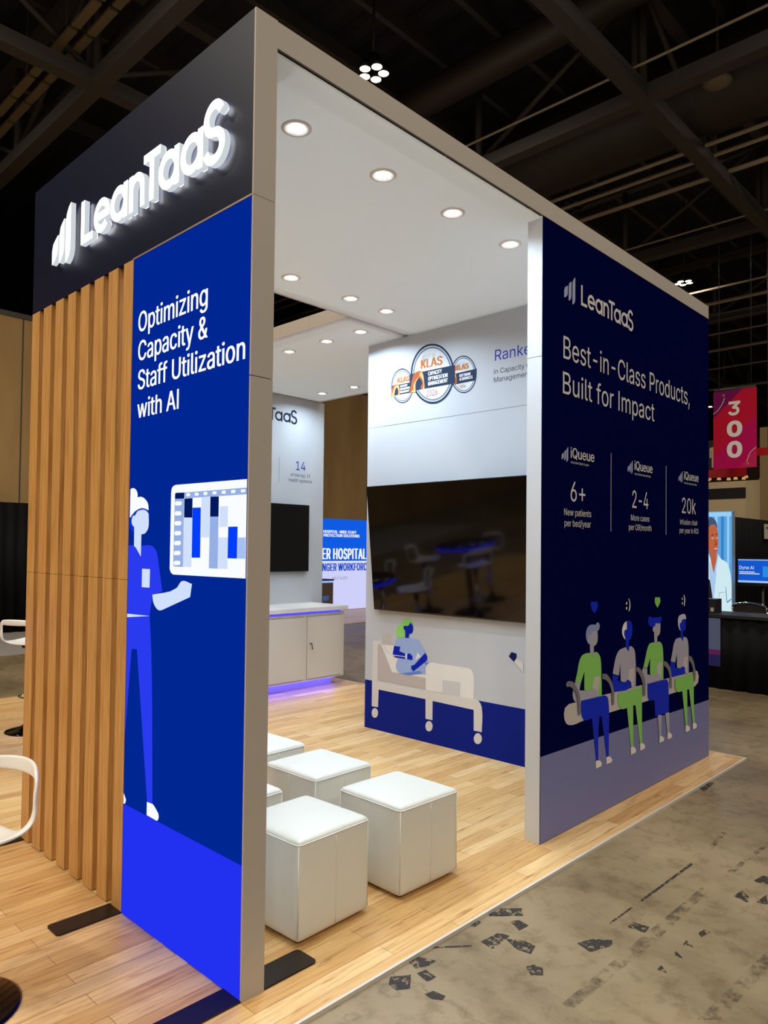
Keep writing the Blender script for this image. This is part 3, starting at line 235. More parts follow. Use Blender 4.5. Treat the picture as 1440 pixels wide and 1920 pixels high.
BADGES = [
('navyink',[(-2.016,3.075),(-2.021,3.029),(-2.039,2.988),(-2.067,2.958),(-2.103,2.941),(-2.143,2.939),(-2.184,2.952),(-2.221,2.979),(-2.252,3.018),(-2.271,3.064),(-2.279,3.114),(-2.273,3.162),(-2.254,3.203),(-2.225,3.233),(-2.188,3.25),(-2.147,3.251),(-2.107,3.236),(-2.07,3.208),(-2.041,3.169),(-2.022,3.124)]),
('wht',[(-2.026,3.077),(-2.031,3.033),(-2.047,2.995),(-2.073,2.967),(-2.106,2.951),(-2.143,2.949),(-2.181,2.961),(-2.215,2.986),(-2.243,3.023),(-2.261,3.066),(-2.268,3.113),(-2.262,3.157),(-2.245,3.196),(-2.218,3.224),(-2.185,3.239),(-2.147,3.24),(-2.11,3.227),(-2.076,3.201),(-2.05,3.165),(-2.032,3.122)]),
('steel',[(-2.032,3.078),(-2.037,3.036),(-2.052,3.0),(-2.077,2.972),(-2.108,2.957),(-2.143,2.955),(-2.179,2.967),(-2.212,2.991),(-2.238,3.026),(-2.255,3.067),(-2.261,3.112),(-2.256,3.154),(-2.24,3.191),(-2.215,3.218),(-2.183,3.233),(-2.147,3.234),(-2.112,3.222),(-2.08,3.197),(-2.054,3.162),(-2.038,3.121)]),
('wht',[(-2.041,3.079),(-2.045,3.04),(-2.059,3.006),(-2.082,2.981),(-2.111,2.967),(-2.143,2.965),(-2.176,2.975),(-2.206,2.998),(-2.231,3.03),(-2.246,3.069),(-2.252,3.11),(-2.247,3.15),(-2.233,3.184),(-2.209,3.21),(-2.18,3.223),(-2.147,3.225),(-2.114,3.213),(-2.085,3.19),(-2.061,3.158),(-2.046,3.119)]),
('navyink',[(-1.334,3.068),(-1.34,3.022),(-1.358,2.982),(-1.387,2.952),(-1.423,2.935),(-1.464,2.933),(-1.506,2.947),(-1.544,2.975),(-1.574,3.014),(-1.594,3.061),(-1.602,3.111),(-1.595,3.159),(-1.576,3.2),(-1.546,3.23),(-1.509,3.245),(-1.467,3.246),(-1.426,3.231),(-1.389,3.202),(-1.36,3.163),(-1.341,3.117)]),
('wht',[(-1.346,3.07),(-1.351,3.026),(-1.367,2.989),(-1.394,2.96),(-1.427,2.945),(-1.464,2.943),(-1.502,2.955),(-1.537,2.981),(-1.565,3.018),(-1.583,3.062),(-1.59,3.109),(-1.584,3.154),(-1.567,3.193),(-1.539,3.221),(-1.505,3.236),(-1.467,3.236),(-1.43,3.222),(-1.396,3.196),(-1.369,3.159),(-1.352,3.116)]),
('steel',[(-1.351,3.071),(-1.356,3.029),(-1.372,2.993),(-1.397,2.966),(-1.429,2.951),(-1.464,2.949),(-1.501,2.961),(-1.534,2.986),(-1.561,3.021),(-1.578,3.063),(-1.584,3.108),(-1.579,3.151),(-1.562,3.188),(-1.536,3.215),(-1.503,3.229),(-1.467,3.23),(-1.431,3.217),(-1.399,3.191),(-1.373,3.156),(-1.357,3.115)]),
('wht',[(-1.359,3.072),(-1.364,3.033),(-1.379,2.999),(-1.402,2.974),(-1.431,2.96),(-1.465,2.958),(-1.498,2.97),(-1.529,2.993),(-1.553,3.026),(-1.569,3.065),(-1.575,3.107),(-1.57,3.147),(-1.555,3.181),(-1.531,3.206),(-1.501,3.22),(-1.467,3.22),(-1.434,3.208),(-1.404,3.185),(-1.38,3.152),(-1.365,3.113)]),
('navyink',[(-2.278,3.113),(-2.047,3.112),(-2.046,3.02),(-2.246,3.02),(-2.276,3.021)]),
('navyink',[(-1.558,3.109),(-1.333,3.116),(-1.332,3.071),(-1.347,3.021),(-1.557,3.017)]),
('rust',[(-1.563,3.018),(-1.564,3.113),(-1.548,3.105),(-1.538,3.082),(-1.534,3.029),(-1.54,3.017)]),
('sand',[(-1.558,3.109),(-1.546,3.102),(-1.543,3.073),(-1.554,3.085)]),
('rust',[(-2.28,3.013),(-2.27,3.077),(-2.247,3.114),(-2.22,3.119),(-2.193,3.112),(-2.181,3.087),(-2.173,3.035),(-2.184,3.017),(-2.203,3.023),(-2.196,3.05),(-2.208,3.08),(-2.223,3.088),(-2.238,3.062),(-2.245,3.008)]),
('sand',[(-2.272,3.012),(-2.258,3.059),(-2.239,3.09),(-2.22,3.11),(-2.189,3.108),(-2.181,3.07),(-2.177,3.022),(-2.192,3.021),(-2.189,3.049),(-2.2,3.084),(-2.22,3.093),(-2.235,3.061),(-2.242,3.008)]),
('navyink',[(-1.562,3.11),(-1.565,3.067),(-1.575,3.026),(-1.592,2.988),(-1.615,2.955),(-1.643,2.928),(-1.676,2.907),(-1.713,2.893),(-1.753,2.886),(-1.795,2.888),(-1.837,2.897),(-1.878,2.915),(-1.917,2.939),(-1.953,2.97),(-1.984,3.007),(-2.01,3.049),(-2.029,3.094),(-2.041,3.14),(-2.046,3.187),(-2.043,3.233),(-2.032,3.276),(-2.013,3.315),(-1.989,3.349),(-1.958,3.376),(-1.923,3.396),(-1.884,3.408),(-1.843,3.412),(-1.801,3.408),(-1.759,3.396),(-1.718,3.377),(-1.681,3.351),(-1.647,3.319),(-1.618,3.283),(-1.594,3.242),(-1.577,3.199),(-1.566,3.155)]),
('wht',[(-1.58,3.113),(-1.583,3.072),(-1.592,3.034),(-1.608,2.999),(-1.629,2.968),(-1.655,2.943),(-1.685,2.923),(-1.719,2.91),(-1.756,2.904),(-1.795,2.906),(-1.834,2.915),(-1.872,2.931),(-1.908,2.954),(-1.941,2.983),(-1.969,3.017),(-1.993,3.055),(-2.011,3.097),(-2.022,3.141),(-2.026,3.184),(-2.023,3.227),(-2.013,3.267),(-1.996,3.303),(-1.973,3.334),(-1.945,3.36),(-1.913,3.378),(-1.877,3.39),(-1.839,3.394),(-1.8,3.39),(-1.762,3.379),(-1.725,3.362),(-1.69,3.337),(-1.659,3.308),(-1.632,3.274),(-1.61,3.236),(-1.594,3.196),(-1.584,3.154)]),
('steel',[(-1.587,3.114),(-1.59,3.075),(-1.599,3.038),(-1.613,3.004),(-1.634,2.974),(-1.659,2.949),(-1.689,2.931),(-1.722,2.918),(-1.758,2.912),(-1.795,2.914),(-1.832,2.922),(-1.869,2.938),(-1.904,2.96),(-1.936,2.988),(-1.964,3.021),(-1.987,3.059),(-2.004,3.099),(-2.014,3.141),(-2.018,3.183),(-2.016,3.224),(-2.006,3.263),(-1.99,3.298),(-1.968,3.328),(-1.941,3.353),(-1.909,3.371),(-1.875,3.382),(-1.838,3.385),(-1.8,3.382),(-1.763,3.372),(-1.727,3.354),(-1.693,3.331),(-1.663,3.302),(-1.637,3.27),(-1.616,3.233),(-1.6,3.194),(-1.591,3.154)]),
('wht',[(-1.602,3.116),(-1.604,3.08),(-1.612,3.045),(-1.626,3.013),(-1.645,2.985),(-1.669,2.962),(-1.696,2.945),(-1.727,2.933),(-1.76,2.928),(-1.795,2.929),(-1.83,2.937),(-1.864,2.952),(-1.896,2.972),(-1.926,2.999),(-1.952,3.03),(-1.973,3.064),(-1.989,3.102),(-1.999,3.141),(-2.002,3.18),(-2.0,3.219),(-1.991,3.255),(-1.976,3.288),(-1.955,3.316),(-1.93,3.339),(-1.901,3.356),(-1.869,3.366),(-1.835,3.37),(-1.8,3.367),(-1.765,3.357),(-1.732,3.341),(-1.701,3.319),(-1.672,3.293),(-1.648,3.262),(-1.629,3.228),(-1.614,3.191),(-1.605,3.154)]),
('navyink',[(-2.059,3.184),(-1.555,3.183),(-1.554,3.027),(-2.002,3.03),(-2.057,3.024)]),
('rust',[(-2.059,3.022),(-2.043,3.084),(-2.025,3.142),(-2.004,3.183),(-1.968,3.193),(-1.924,3.19),(-1.902,3.162),(-1.895,3.117),(-1.883,3.06),(-1.886,3.025),(-1.926,3.031),(-1.93,3.059),(-1.912,3.075),(-1.916,3.098),(-1.938,3.132),(-1.96,3.132),(-1.985,3.103),(-1.991,3.012)]),
('sand',[(-2.05,3.021),(-2.013,3.04),(-2.01,3.084),(-1.981,3.124),(-1.952,3.148),(-1.938,3.184),(-1.917,3.181),(-1.898,3.139),(-1.893,3.094),(-1.886,3.028),(-1.908,3.028),(-1.898,3.068),(-1.905,3.107),(-1.945,3.158),(-1.96,3.132),(-1.985,3.1),(-1.987,3.012)]),
]
TAPE = [
('t',[(1.234,-0.198),(1.357,-0.311),(1.299,-0.353),(1.186,-0.249)]),
('t',[(1.081,-0.162),(1.126,-0.194),(1.114,-0.255),(1.062,-0.258),(1.045,-0.206)]),
('t',[(1.215,-0.337),(1.253,-0.362),(1.243,-0.418),(1.177,-0.412)]),
('t',[(0.982,-0.347),(1.096,-0.359),(1.112,-0.409),(0.971,-0.416)]),
('t',[(1.078,-0.409),(1.121,-0.477),(1.119,-0.529),(1.053,-0.549),(1.041,-0.485)]),
('t',[(1.264,-0.641),(1.346,-0.672),(1.394,-0.736),(1.348,-0.755),(1.242,-0.713)]),
('t',[(1.545,-0.731),(1.606,-0.73),(1.616,-0.801),(1.553,-0.808)]),
('t',[(0.96,-0.584),(0.995,-0.599),(0.999,-0.637),(0.957,-0.665),(0.922,-0.631)]),
('t',[(0.65,-0.236),(0.706,-0.238),(0.736,-0.306),(0.695,-0.309),(0.635,-0.284)]),
('t',[(0.615,-0.309),(0.659,-0.317),(0.65,-0.377),(0.599,-0.375)]),
('t',[(0.523,-0.252),(0.591,-0.299),(0.521,-0.356),(0.477,-0.325),(0.484,-0.28)]),
('t',[(0.532,-0.417),(0.572,-0.427),(0.581,-0.479),(0.551,-0.486),(0.531,-0.454)]),
('t',[(0.493,-0.153),(0.57,-0.151),(0.58,-0.21),(0.534,-0.202)]),
('t',[(0.633,-0.166),(0.707,-0.14),(0.715,-0.179),(0.663,-0.196)]),
('t',[(1.18,-0.154),(1.266,-0.159),(1.222,-0.194),(1.147,-0.178)]),
('t',[(2.193,-0.965),(2.285,-0.969),(2.234,-1.025),(2.17,-1.032)]),
('t',[(2.425,-0.974),(2.542,-0.995),(2.54,-1.016),(2.449,-1.042)]),
('t',[(2.207,-1.06),(2.324,-1.071),(2.216,-1.109)]),
('t',[(1.574,-0.962),(1.622,-0.959),(1.585,-1.004)]),
('t',[(1.462,-0.961),(1.504,-0.962),(1.469,-1.006)]),
('t',[(1.314,-0.962),(1.357,-0.962),(1.318,-1.002)]),
('t',[(1.72,-0.972),(1.769,-0.979),(1.762,-1.007),(1.692,-0.995)]),
('t',[(3.74,-0.226),(3.914,-0.213),(3.923,-0.268),(3.672,-0.291)]),
]
STRIP = [
('t',[(0.851,-0.807),(0.836,-0.852),(1.515,-0.87),(2.153,-0.862),(2.175,-0.819),(1.558,-0.813)]),
('t',[(1.108,-1.193),(1.169,-1.253),(1.632,-1.275),(1.785,-1.231)]),
('t',[(2.699,-0.659),(3.008,-0.633),(3.004,-0.66),(2.683,-0.689)]),
('t',[(2.411,-0.843),(3.039,-0.874),(2.97,-0.894),(2.368,-0.872)]),
]
CRACK = [
('t',[(1.831,-0.664),(2.427,-0.673),(2.411,-0.688),(1.815,-0.676)]),
('t',[(1.525,-0.658),(1.739,-0.662),(1.73,-0.672),(1.515,-0.667)]),
('t',[(0.751,-0.183),(0.933,-0.337),(0.924,-0.344),(0.744,-0.192)]),
]
PORTRAIT = [
('hair',[(-1.587,2.047),(-1.573,2.122),(-1.542,2.135),(-1.506,2.111),(-1.479,2.073),(-1.462,1.999),(-1.466,1.953),(-1.506,2.032),(-1.551,2.019),(-1.578,1.982),(-1.587,1.963)]),
('skin',[(-1.587,1.963),(-1.573,1.996),(-1.533,2.023),(-1.497,2.032),(-1.471,1.99),(-1.457,1.934),(-1.449,1.832),(-1.453,1.722),(-1.467,1.62),(-1.471,1.546),(-1.516,1.341),(-1.542,1.489),(-1.551,1.591),(-1.587,1.702)]),
('coat',[(-1.788,0.762),(-1.778,1.37),(-1.696,1.523),(-1.587,1.646),(-1.56,1.581),(-1.542,1.489),(-1.511,1.336),(-1.467,1.463),(-1.453,1.62),(-1.409,1.551),(-1.339,1.507),(-1.318,1.466),(-1.296,1.385),(-1.279,1.267),(-1.275,1.03),(-1.273,0.798)]),
('shirt',[(-1.556,1.516),(-1.516,1.341),(-1.476,1.449),(-1.476,1.333),(-1.507,1.008),(-1.525,1.017),(-1.565,1.284),(-1.569,1.488)]),
('brow',[(-1.605,1.282),(-1.56,1.256),(-1.525,1.017),(-1.525,0.781),(-1.614,0.774)]),
('brow',[(-1.544,1.874),(-1.529,1.893),(-1.506,1.888),(-1.506,1.879),(-1.529,1.881),(-1.54,1.868)]),
('brow',[(-1.488,1.888),(-1.475,1.897),(-1.456,1.902),(-1.456,1.89),(-1.475,1.886)]),
('eyew',[(-1.538,1.842),(-1.524,1.851),(-1.506,1.846),(-1.511,1.833),(-1.529,1.828)]),
('eyew',[(-1.481,1.846),(-1.466,1.856),(-1.456,1.851),(-1.457,1.837),(-1.475,1.834)]),
('brow',[(-1.513,1.842),(-1.515,1.835),(-1.52,1.833),(-1.525,1.835),(-1.527,1.842),(-1.525,1.848),(-1.52,1.851),(-1.515,1.848)]),
('brow',[(-1.461,1.845),(-1.463,1.839),(-1.468,1.837),(-1.473,1.839),(-1.475,1.845),(-1.473,1.851),(-1.468,1.854),(-1.463,1.851)]),
('lip',[(-1.511,1.679),(-1.489,1.703),(-1.466,1.708),(-1.462,1.689),(-1.475,1.67),(-1.502,1.661)]),
('eyew',[(-1.502,1.686),(-1.484,1.698),(-1.465,1.703),(-1.466,1.692),(-1.493,1.68)]),
('skind',[(-1.493,1.814),(-1.484,1.758),(-1.502,1.749),(-1.497,1.735),(-1.471,1.74),(-1.466,1.758),(-1.48,1.805)]),
('coatline',[(-1.353,1.181),(-1.344,1.163),(-1.331,0.972),(-1.279,1.016),(-1.275,0.998),(-1.331,0.945),(-1.344,0.99)]),
('coatline',[(-1.436,1.086),(-1.357,1.099),(-1.357,1.093),(-1.431,1.08),(-1.431,1.022),(-1.436,1.021)]),
]
# band [(2.01, 0.486), (4.62, 0.447)]
# banner [(-3.613, 5.147), (-2.749, 5.137), (-2.742, 3.445), (-3.614, 3.455)] [[(-3.312, 4.59), (-3.055, 4.903)], [(-3.333, 4.144), (-3.022, 4.453)], [(-3.333, 3.696), (-3.023, 4.01)], [(-3.4, 5.047), (-2.918, 3.535)], [(-3.613, 4.663), (-3.449, 4.825), (-3.382, 4.991)], [(-2.741, 3.867), (-2.858, 3.771), (-2.931, 3.579)], [(-3.613, 4.567), (-3.021, 5.135)], [(-3.596, 3.731), (-2.746, 4.523)]]
# portrait [(-1.578, 2.229), (-1.33, 2.195), (-1.3, 2.171), (-1.271, 0.799)]
# stair [(-3.372, 4.003), (-3.292, 3.885), (-3.299, 3.72), (-3.359, 3.532)]

# ------------------------------------------------------------------ helpers
def lin(c):
    c = c/255.0
    return c/12.92 if c <= 0.04045 else ((c+0.055)/1.055)**2.4
def rgb(c): return (lin(c[0]), lin(c[1]), lin(c[2]), 1.0)
MATS = {}
def mat(name, c, rough=0.5, metal=0.0, emit=0.0, spec=0.5, coat=0.0):
    if name in MATS: return MATS[name]
    m = bpy.data.materials.new(name); m.use_nodes = True
    b = m.node_tree.nodes['Principled BSDF']
    b.inputs['Base Color'].default_value = rgb(c)
    b.inputs['Roughness'].default_value = rough
    b.inputs['Metallic'].default_value = metal
    b.inputs['Specular IOR Level'].default_value = spec
    b.inputs['Coat Weight'].default_value = coat
    if emit:
        b.inputs['Emission Color'].default_value = rgb(c)
        b.inputs['Emission Strength'].default_value = emit; b.inputs['Specular IOR Level'].default_value = 0.0
        b.inputs['Base Color'].default_value = (0, 0, 0, 1)
    MATS[name] = m
    return m
def nodes(m): return m.node_tree.nodes, m.node_tree.links, m.node_tree.nodes['Principled BSDF']
def coords(m, scale=(1, 1, 1), rot=(0, 0, 0)):
    n, l, b = nodes(m)
    tc = n.new('ShaderNodeTexCoord'); mp = n.new('ShaderNodeMapping')
    mp.inputs['Scale'].default_value = scale; mp.inputs['Rotation'].default_value = rot
    l.new(tc.outputs['Object'], mp.inputs['Vector']); return mp.outputs['Vector']
def noise(m, vec, scale, detail=4, rough=0.55):
    n, l, b = nodes(m); t = n.new('ShaderNodeTexNoise')
    t.inputs['Scale'].default_value = scale; t.inputs['Detail'].default_value = detail
    t.inputs['Roughness'].default_value = rough
    l.new(vec, t.inputs['Vector']); return t.outputs['Fac']
def ramp(m, fac, stops):
    n, l, b = nodes(m); t = n.new('ShaderNodeValToRGB'); e = t.color_ramp.elements
    while len(e) < len(stops): e.new(0.5)
    for k, (p, c) in enumerate(stops):
        e[k].position = p; e[k].color = rgb(c) if len(c) == 3 else c
    l.new(fac, t.inputs['Fac']); return t.outputs['Color']
def mixc(m, fac, a, b_, mode='MIX'):
    n, l, b = nodes(m); t = n.new('ShaderNodeMix'); t.data_type = 'RGBA'; t.blend_type = mode
    for sock, v in ((t.inputs['Factor'], fac), (t.inputs[6], a), (t.inputs[7], b_)):
        if hasattr(v, 'is_linked'): l.new(v, sock)
        else: sock.default_value = v
    return t.outputs[2]
def bump(m, h, strength=0.2, dist=0.01):
    n, l, b = nodes(m); t = n.new('ShaderNodeBump')
    t.inputs['Strength'].default_value = strength; t.inputs['Distance'].default_value = dist
    l.new(h, t.inputs['Height']); l.new(t.outputs['Normal'], b.inputs['Normal'])

class MB:
    """collects shapes into one mesh"""
    def __init__(s): s.v = []; s.f = []; s.mi = []; s.sm = []
    def add(s, vs, fs, mi=0, smooth=False):
        k = len(s.v); s.v += [tuple(p) for p in vs]
        for q in fs: s.f.append(tuple(i+k for i in q)); s.mi.append(mi); s.sm.append(smooth)
        return s
    def box(s, x0, x1, y0, y1, z0, z1, mi=0):
        v = [(x, y, z) for z in (z0, z1) for y in (y0, y1) for x in (x0, x1)]
        return s.add(v, [(0, 2, 3, 1), (4, 5, 7, 6), (0, 1, 5, 4), (2, 6, 7, 3), (0, 4, 6, 2), (1, 3, 7, 5)], mi)
    def tube(s, pts, rad, n=10, mi=0, closed=False, caps=True):
        pts = [Vector(p) for p in pts]; N = len(pts); vs = []
        rads = rad if isinstance(rad, (list, tuple)) else [rad]*N
        prev = None
        for i, p in enumerate(pts):
            a = pts[(i-1) % N] if (i or closed) else p; c = pts[(i+1) % N] if (i < N-1 or closed) else p
            t = (c-a).normalized()
            if prev is None:
                nn = t.orthogonal().normalized()
            else:
                nn = (prev - t*prev.dot(t)).normalized()
            prev = nn; bb = t.cross(nn)
            vs += [p + rads[i]*(cos(2*pi*k/n)*nn + sin(2*pi*k/n)*bb) for k in range(n)]
        fs = []
        for i in range(N if closed else N-1):
            for k in range(n):
                a, b = i*n+k, i*n+(k+1) % n; j = ((i+1) % N)*n
                fs.append((a, b, j+(k+1) % n, j+k))
        if caps and not closed: fs += [tuple(range(n))[::-1], tuple((N-1)*n+k for k in range(n))]
        return s.add(vs, fs, mi, True)
    def lathe(s, prof, n=32, mi=0, c=(0, 0, 0), smooth=True, a0=0):
        vs = []; fs = []
        for (rr, z) in prof: vs += [(c[0]+rr*cos(2*pi*k/n+a0), c[1]+rr*sin(2*pi*k/n+a0), c[2]+z) for k in range(n)]
        for i in range(len(prof)-1):
            for k in range(n): fs.append((i*n+k, i*n+(k+1) % n, (i+1)*n+(k+1) % n, (i+1)*n+k))
        s.add(vs, fs, mi, smooth); b = len(s.v)-len(vs)
        if prof[0][0] > 1e-6: s.f.append(tuple(b+k for k in range(n))[::-1]); s.mi.append(mi); s.sm.append(False)
        if prof[-1][0] > 1e-6: s.f.append(tuple(b+(len(prof)-1)*n+k for k in range(n))); s.mi.append(mi); s.sm.append(False)
        return s
    def prism(s, poly, fr, d0, d1, mi=0, ms=None):
        """polygon in a panel's (u, z) plane, from depth d0 to d1 in front of it"""
        if area(poly) < 0: poly = poly[::-1]
        n = len(poly)
        vs = [fr(a, b, d1) for a, b in poly] + [fr(a, b, d0) for a, b in poly]
        tr = tess([poly])
        fs = [t for t in tr] + [tuple(i+n for i in t[::-1]) for t in tr]
        s.add(vs, fs, mi); b = len(s.v)-len(vs)
        for i in range(n): s.f.append((b+i, b+i+n, b+(i+1) % n+n, b+(i+1) % n)); s.mi.append(mi if ms is None else ms); s.sm.append(False)
        return s
    def flat(s, poly, fr, d, mi=0):
        loops = poly if isinstance(poly[0][0], (list, tuple)) else [poly]
        allp = [p for L in loops for p in L]
        return s.add([fr(a, b, d) for a, b in allp], tess(loops), mi)
    def build(s, name, mats, parent=None, label=None):
        me = bpy.data.meshes.new(name); me.from_pydata(s.v, [], s.f)
        for m in (mats if isinstance(mats, (list, tuple)) else [mats]): me.materials.append(m)
        me.polygons.foreach_set('material_index', s.mi); me.polygons.foreach_set('use_smooth', s.sm)
        me.update(); o = bpy.data.objects.new(name, me); COL.objects.link(o)
        if parent is not None:
            o.parent = parent
            o.matrix_parent_inverse = wm(parent).inverted()
        if label: o['label'] = label
        return o
def wm(o):
    b = Matrix.LocRotScale(o.location, o.rotation_euler, o.scale)
    return wm(o.parent) @ o.matrix_parent_inverse @ b if o.parent else b
def area(p): return sum(p[i][0]*p[(i+1) % len(p)][1]-p[(i+1) % len(p)][0]*p[i][1] for i in range(len(p)))/2
def tess(loops):
    allp = [p for L in loops for p in L]
    out = []
    for t in tessellate_polygon([[Vector((a, b, 0)) for a, b in L] for L in loops]):
        A = area([allp[i] for i in t])
        if abs(A) < 1e-12: continue
        out.append(tuple(t) if A > 0 else tuple(t[::-1]))
    return out
def thing(name, label, cat, loc=(0, 0, 0), group=None):
    o = bpy.data.objects.new(name, None); COL.objects.link(o); o.location = loc; o.empty_display_size = 0.1
    return tag(o, label, cat, group)
def tag(o, label, cat, group=None, kind=None):
    o['label'] = label; o['category'] = cat
    if group: o['group'] = group
    if kind: o['kind'] = kind
    return o
def struct(o): o['kind'] = 'structure'; return o
def dup(root, loc=None, rotz=None, label=None, **kw):
    c = root.copy(); COL.objects.link(c)
    for ch in root.children:
        d = ch.copy(); COL.objects.link(d); d.parent = c
        for g in ch.children:
            e = g.copy(); COL.objects.link(e); e.parent = d
    if loc is not None: c.location = loc
    if rotz is not None: c.rotation_euler = (0, 0, rotz)
    if label: c['label'] = label
    return c
def FX(x0): return lambda a, b, d: (x0-d, -a, b)     # a panel facing -x, read from the left
def FY(y0): return lambda a, b, d: (a, y0-d, b)      # a panel facing -y
def rbox(hx, hy, hz, rad, n=10, bulge=0.0, dome=0.0):
    """rounded soft box centred on the origin"""
    bm = bmesh.new(); bmesh.ops.create_cube(bm, size=2.0)
    bmesh.ops.subdivide_edges(bm, edges=bm.edges[:], cuts=n, use_grid_fill=True)
    H = Vector((hx, hy, hz))
    for v in bm.verts:
        q = v.co.copy()
        # crowd the grid towards the edges so the rounding has faces
        q = Vector([math.copysign(1-(1-abs(t))**1.6, t) for t in q])
        p = Vector((q.x*hx, q.y*hy, q.z*hz))
        inn = Vector([max(-H[i]+rad, min(H[i]-rad, p[i])) for i in range(3)])
        d = p-inn
        if d.length > 1e-9: p = inn + d.normalized()*rad
        if bulge:
            w = (1-q.z**2)
            if abs(q.x) > .98: p.x += math.copysign(bulge*w*(1-q.y**2), q.x)
            if abs(q.y) > .98: p.y += math.copysign(bulge*w*(1-q.x**2), q.y)
        if dome and q.z > .98: p.z += dome*(1-q.x**2)*(1-q.y**2)
        v.co = p
    vs = [v.co.copy() for v in bm.verts]; bm.verts.index_update()
    fs = [[v.index for v in f_.verts] for f_ in bm.faces]; bm.free()
    return vs, fs

# ------------------------------------------------------------------ lettering
def text_loops(s, u0, z0, cap, w=None, bold=0.0, align='L', space=0.0):
    """outlines of a line of text: cap height and total width in metres"""
    x = 0; out = []
    for ch in s:
        g = GLYPHS[ch]
        loops = []
        for L in g[1:]:
            pts = [(L[i]+x, L[i+1]) for i in range(0, len(L), 2)]
            if bold: pts = fatten(pts, bold)
            loops.append(pts)
        if loops: out.append(loops)
        x += g[0]+space
    xs = [p[0] for L in out for q in L for p in q]; a, b = min(xs), max(xs)
    sy = cap/509.0; sx = (w/(b-a)) if w else sy
    off = 0 if align == 'L' else ((b-a)*sx if align == 'R' else (b-a)*sx/2)
    return [[[(u0-off+(p[0]-a)*sx, z0+p[1]*sy) for p in q] for q in L] for L in out]
def fatten(pts, d):
    n = len(pts); out = []
    for i in range(n):
        p0, p1, p2 = Vector(pts[i-1]), Vector(pts[i]), Vector(pts[(i+1) % n])
        e1 = (p1-p0); e2 = (p2-p1)
        if e1.length < 1e-6 or e2.length < 1e-6: out.append(pts[i]); continue
        n1 = Vector((-e1.y, e1.x)).normalized(); n2 = Vector((-e2.y, e2.x)).normalized()
        nn = n1+n2
        if nn.length < 1e-3: out.append(pts[i]); continue
        nn.normalize(); k = min(1/max(nn.dot(n1), .4), 2)
        q = p1+nn*d*k; out.append((q.x, q.y))
    return out
def split_loops(loops):
    """separate glyph pieces (i dot, % ...) so each outer ring keeps only its own holes"""
    loops = sorted(loops, key=lambda L: -abs(area(L)))
    groups = []
    for L in loops:
        x, y = L[0]
        for g in groups:
            if area(g[0])*area(L) < 0 and inside((x, y), g[0]): g.append(L); break
        else: groups.append([L])
    return groups
def inside(p, P):
    c = False; n = len(P)
    for i in range(n):
        a, b = P[i], P[i-1]
        if (a[1] > p[1]) != (b[1] > p[1]) and p[0] < (b[0]-a[0])*(p[1]-a[1])/(b[1]-a[1])+a[0]: c = not c
    return c
def write(mb, fr, d, lines, mi=0):
    for ln in lines:
        kw = dict(ln[1]); sm = kw.pop('smear', 0)
        for q, du in enumerate((0, -sm, sm) if sm else (0,)):
            for glyph in text_loops(*ln[0], **kw):
                for j, g in enumerate(split_loops(glyph)):
                    pts = [p for L in g for p in L]; tr = tess(g); z0 = d+q*.0003+j*.00008
                    net = abs(sum(area(L) for L in g)); got = sum(abs(area([pts[i] for i in t])) for t in tr)
                    if got < net*1.002: mb.flat(g, fr, z0, mi) if not du else mb.flat([[(x+du, y) for x, y in L] for L in g], fr, z0, mi)
                    else:                                # outline that crosses itself: facets on hair-thin levels
                        for k, t in enumerate(tr): mb.add([fr(pts[i][0]+du, pts[i][1], z0+(k % 40)*.000015) for i in t], [(0, 1, 2)], mi)
    return mb
def T(*a, **k): return (a, k)

# the rounded wordmark: centre lines of each letter in cap heights, drawn with a stroke
def arc(cx, cy, rx, ry, a0, a1, n=18): return [(cx+rx*cos(radians(a0+(a1-a0)*i/n)), cy+ry*sin(radians(a0+(a1-a0)*i/n))) for i in range(n+1)]
def wordmark(w):
    h = w/2; xh = .76; r = xh/2-h
    L = {'L': [[(h, 1), (h, h), (.60, h)]]}
    def e(x): return [arc(x+r+h, xh/2, r, r, 0, 318), [(x+h, xh/2), (x+2*r+w, xh/2)]]
    def a(x): return [arc(x+r+h, xh/2, r, r, 0, 360, 28), [(x+2*r+h, xh), (x+2*r+h, 0)]]
    L2 = [('L', L['L']), ('e', e(.66)), ('a', a(1.46)),
          ('n', [[(2.30+h, xh), (2.30+h, 0)], arc(2.30+h+.235, xh-.235-h, .235, .235, 180, 0, 14)+[(2.30+h+.47, 0)]]),
          ('T', [[(2.90, 1-h), (3.56, 1-h)], [(3.23, 1-h), (3.23, 0)]]),
          ('a', a(3.50)), ('a', a(4.32)),
          ('S', [arc(5.43, .745, .245, .25, 20, 270, 16)[:-1]+arc(5.43, .245, .265, .25, 90, -165, 18)])]
    return L2
def stroke(path, w):
    """outline polygon of a centre line with butt ends"""
    P = [Vector(p) for p in path]; closed = (P[0]-P[-1]).length < 1e-4
    if closed: P = P[:-1]
    n = len(P); A = []; B = []
    for i in range(n):
        p = P[i]; a = P[i-1] if (i or closed) else None; c = P[(i+1) % n] if (i < n-1 or closed) else None
        e1 = (p-a).normalized() if a is not None else None; e2 = (c-p).normalized() if c is not None else None
        n1 = Vector((-e1.y, e1.x)) if e1 is not None else None; n2 = Vector((-e2.y, e2.x)) if e2 is not None else None
        if n1 is None: nn = n2; k = 1
        elif n2 is None: nn = n1; k = 1
        else: nn = (n1+n2).normalized(); k = 1/max(nn.dot(n1), .35)
        A.append(p+nn*(w/2)*k); B.append(p-nn*(w/2)*k)
    return [tuple(q) for q in A], [tuple(q) for q in B], closed
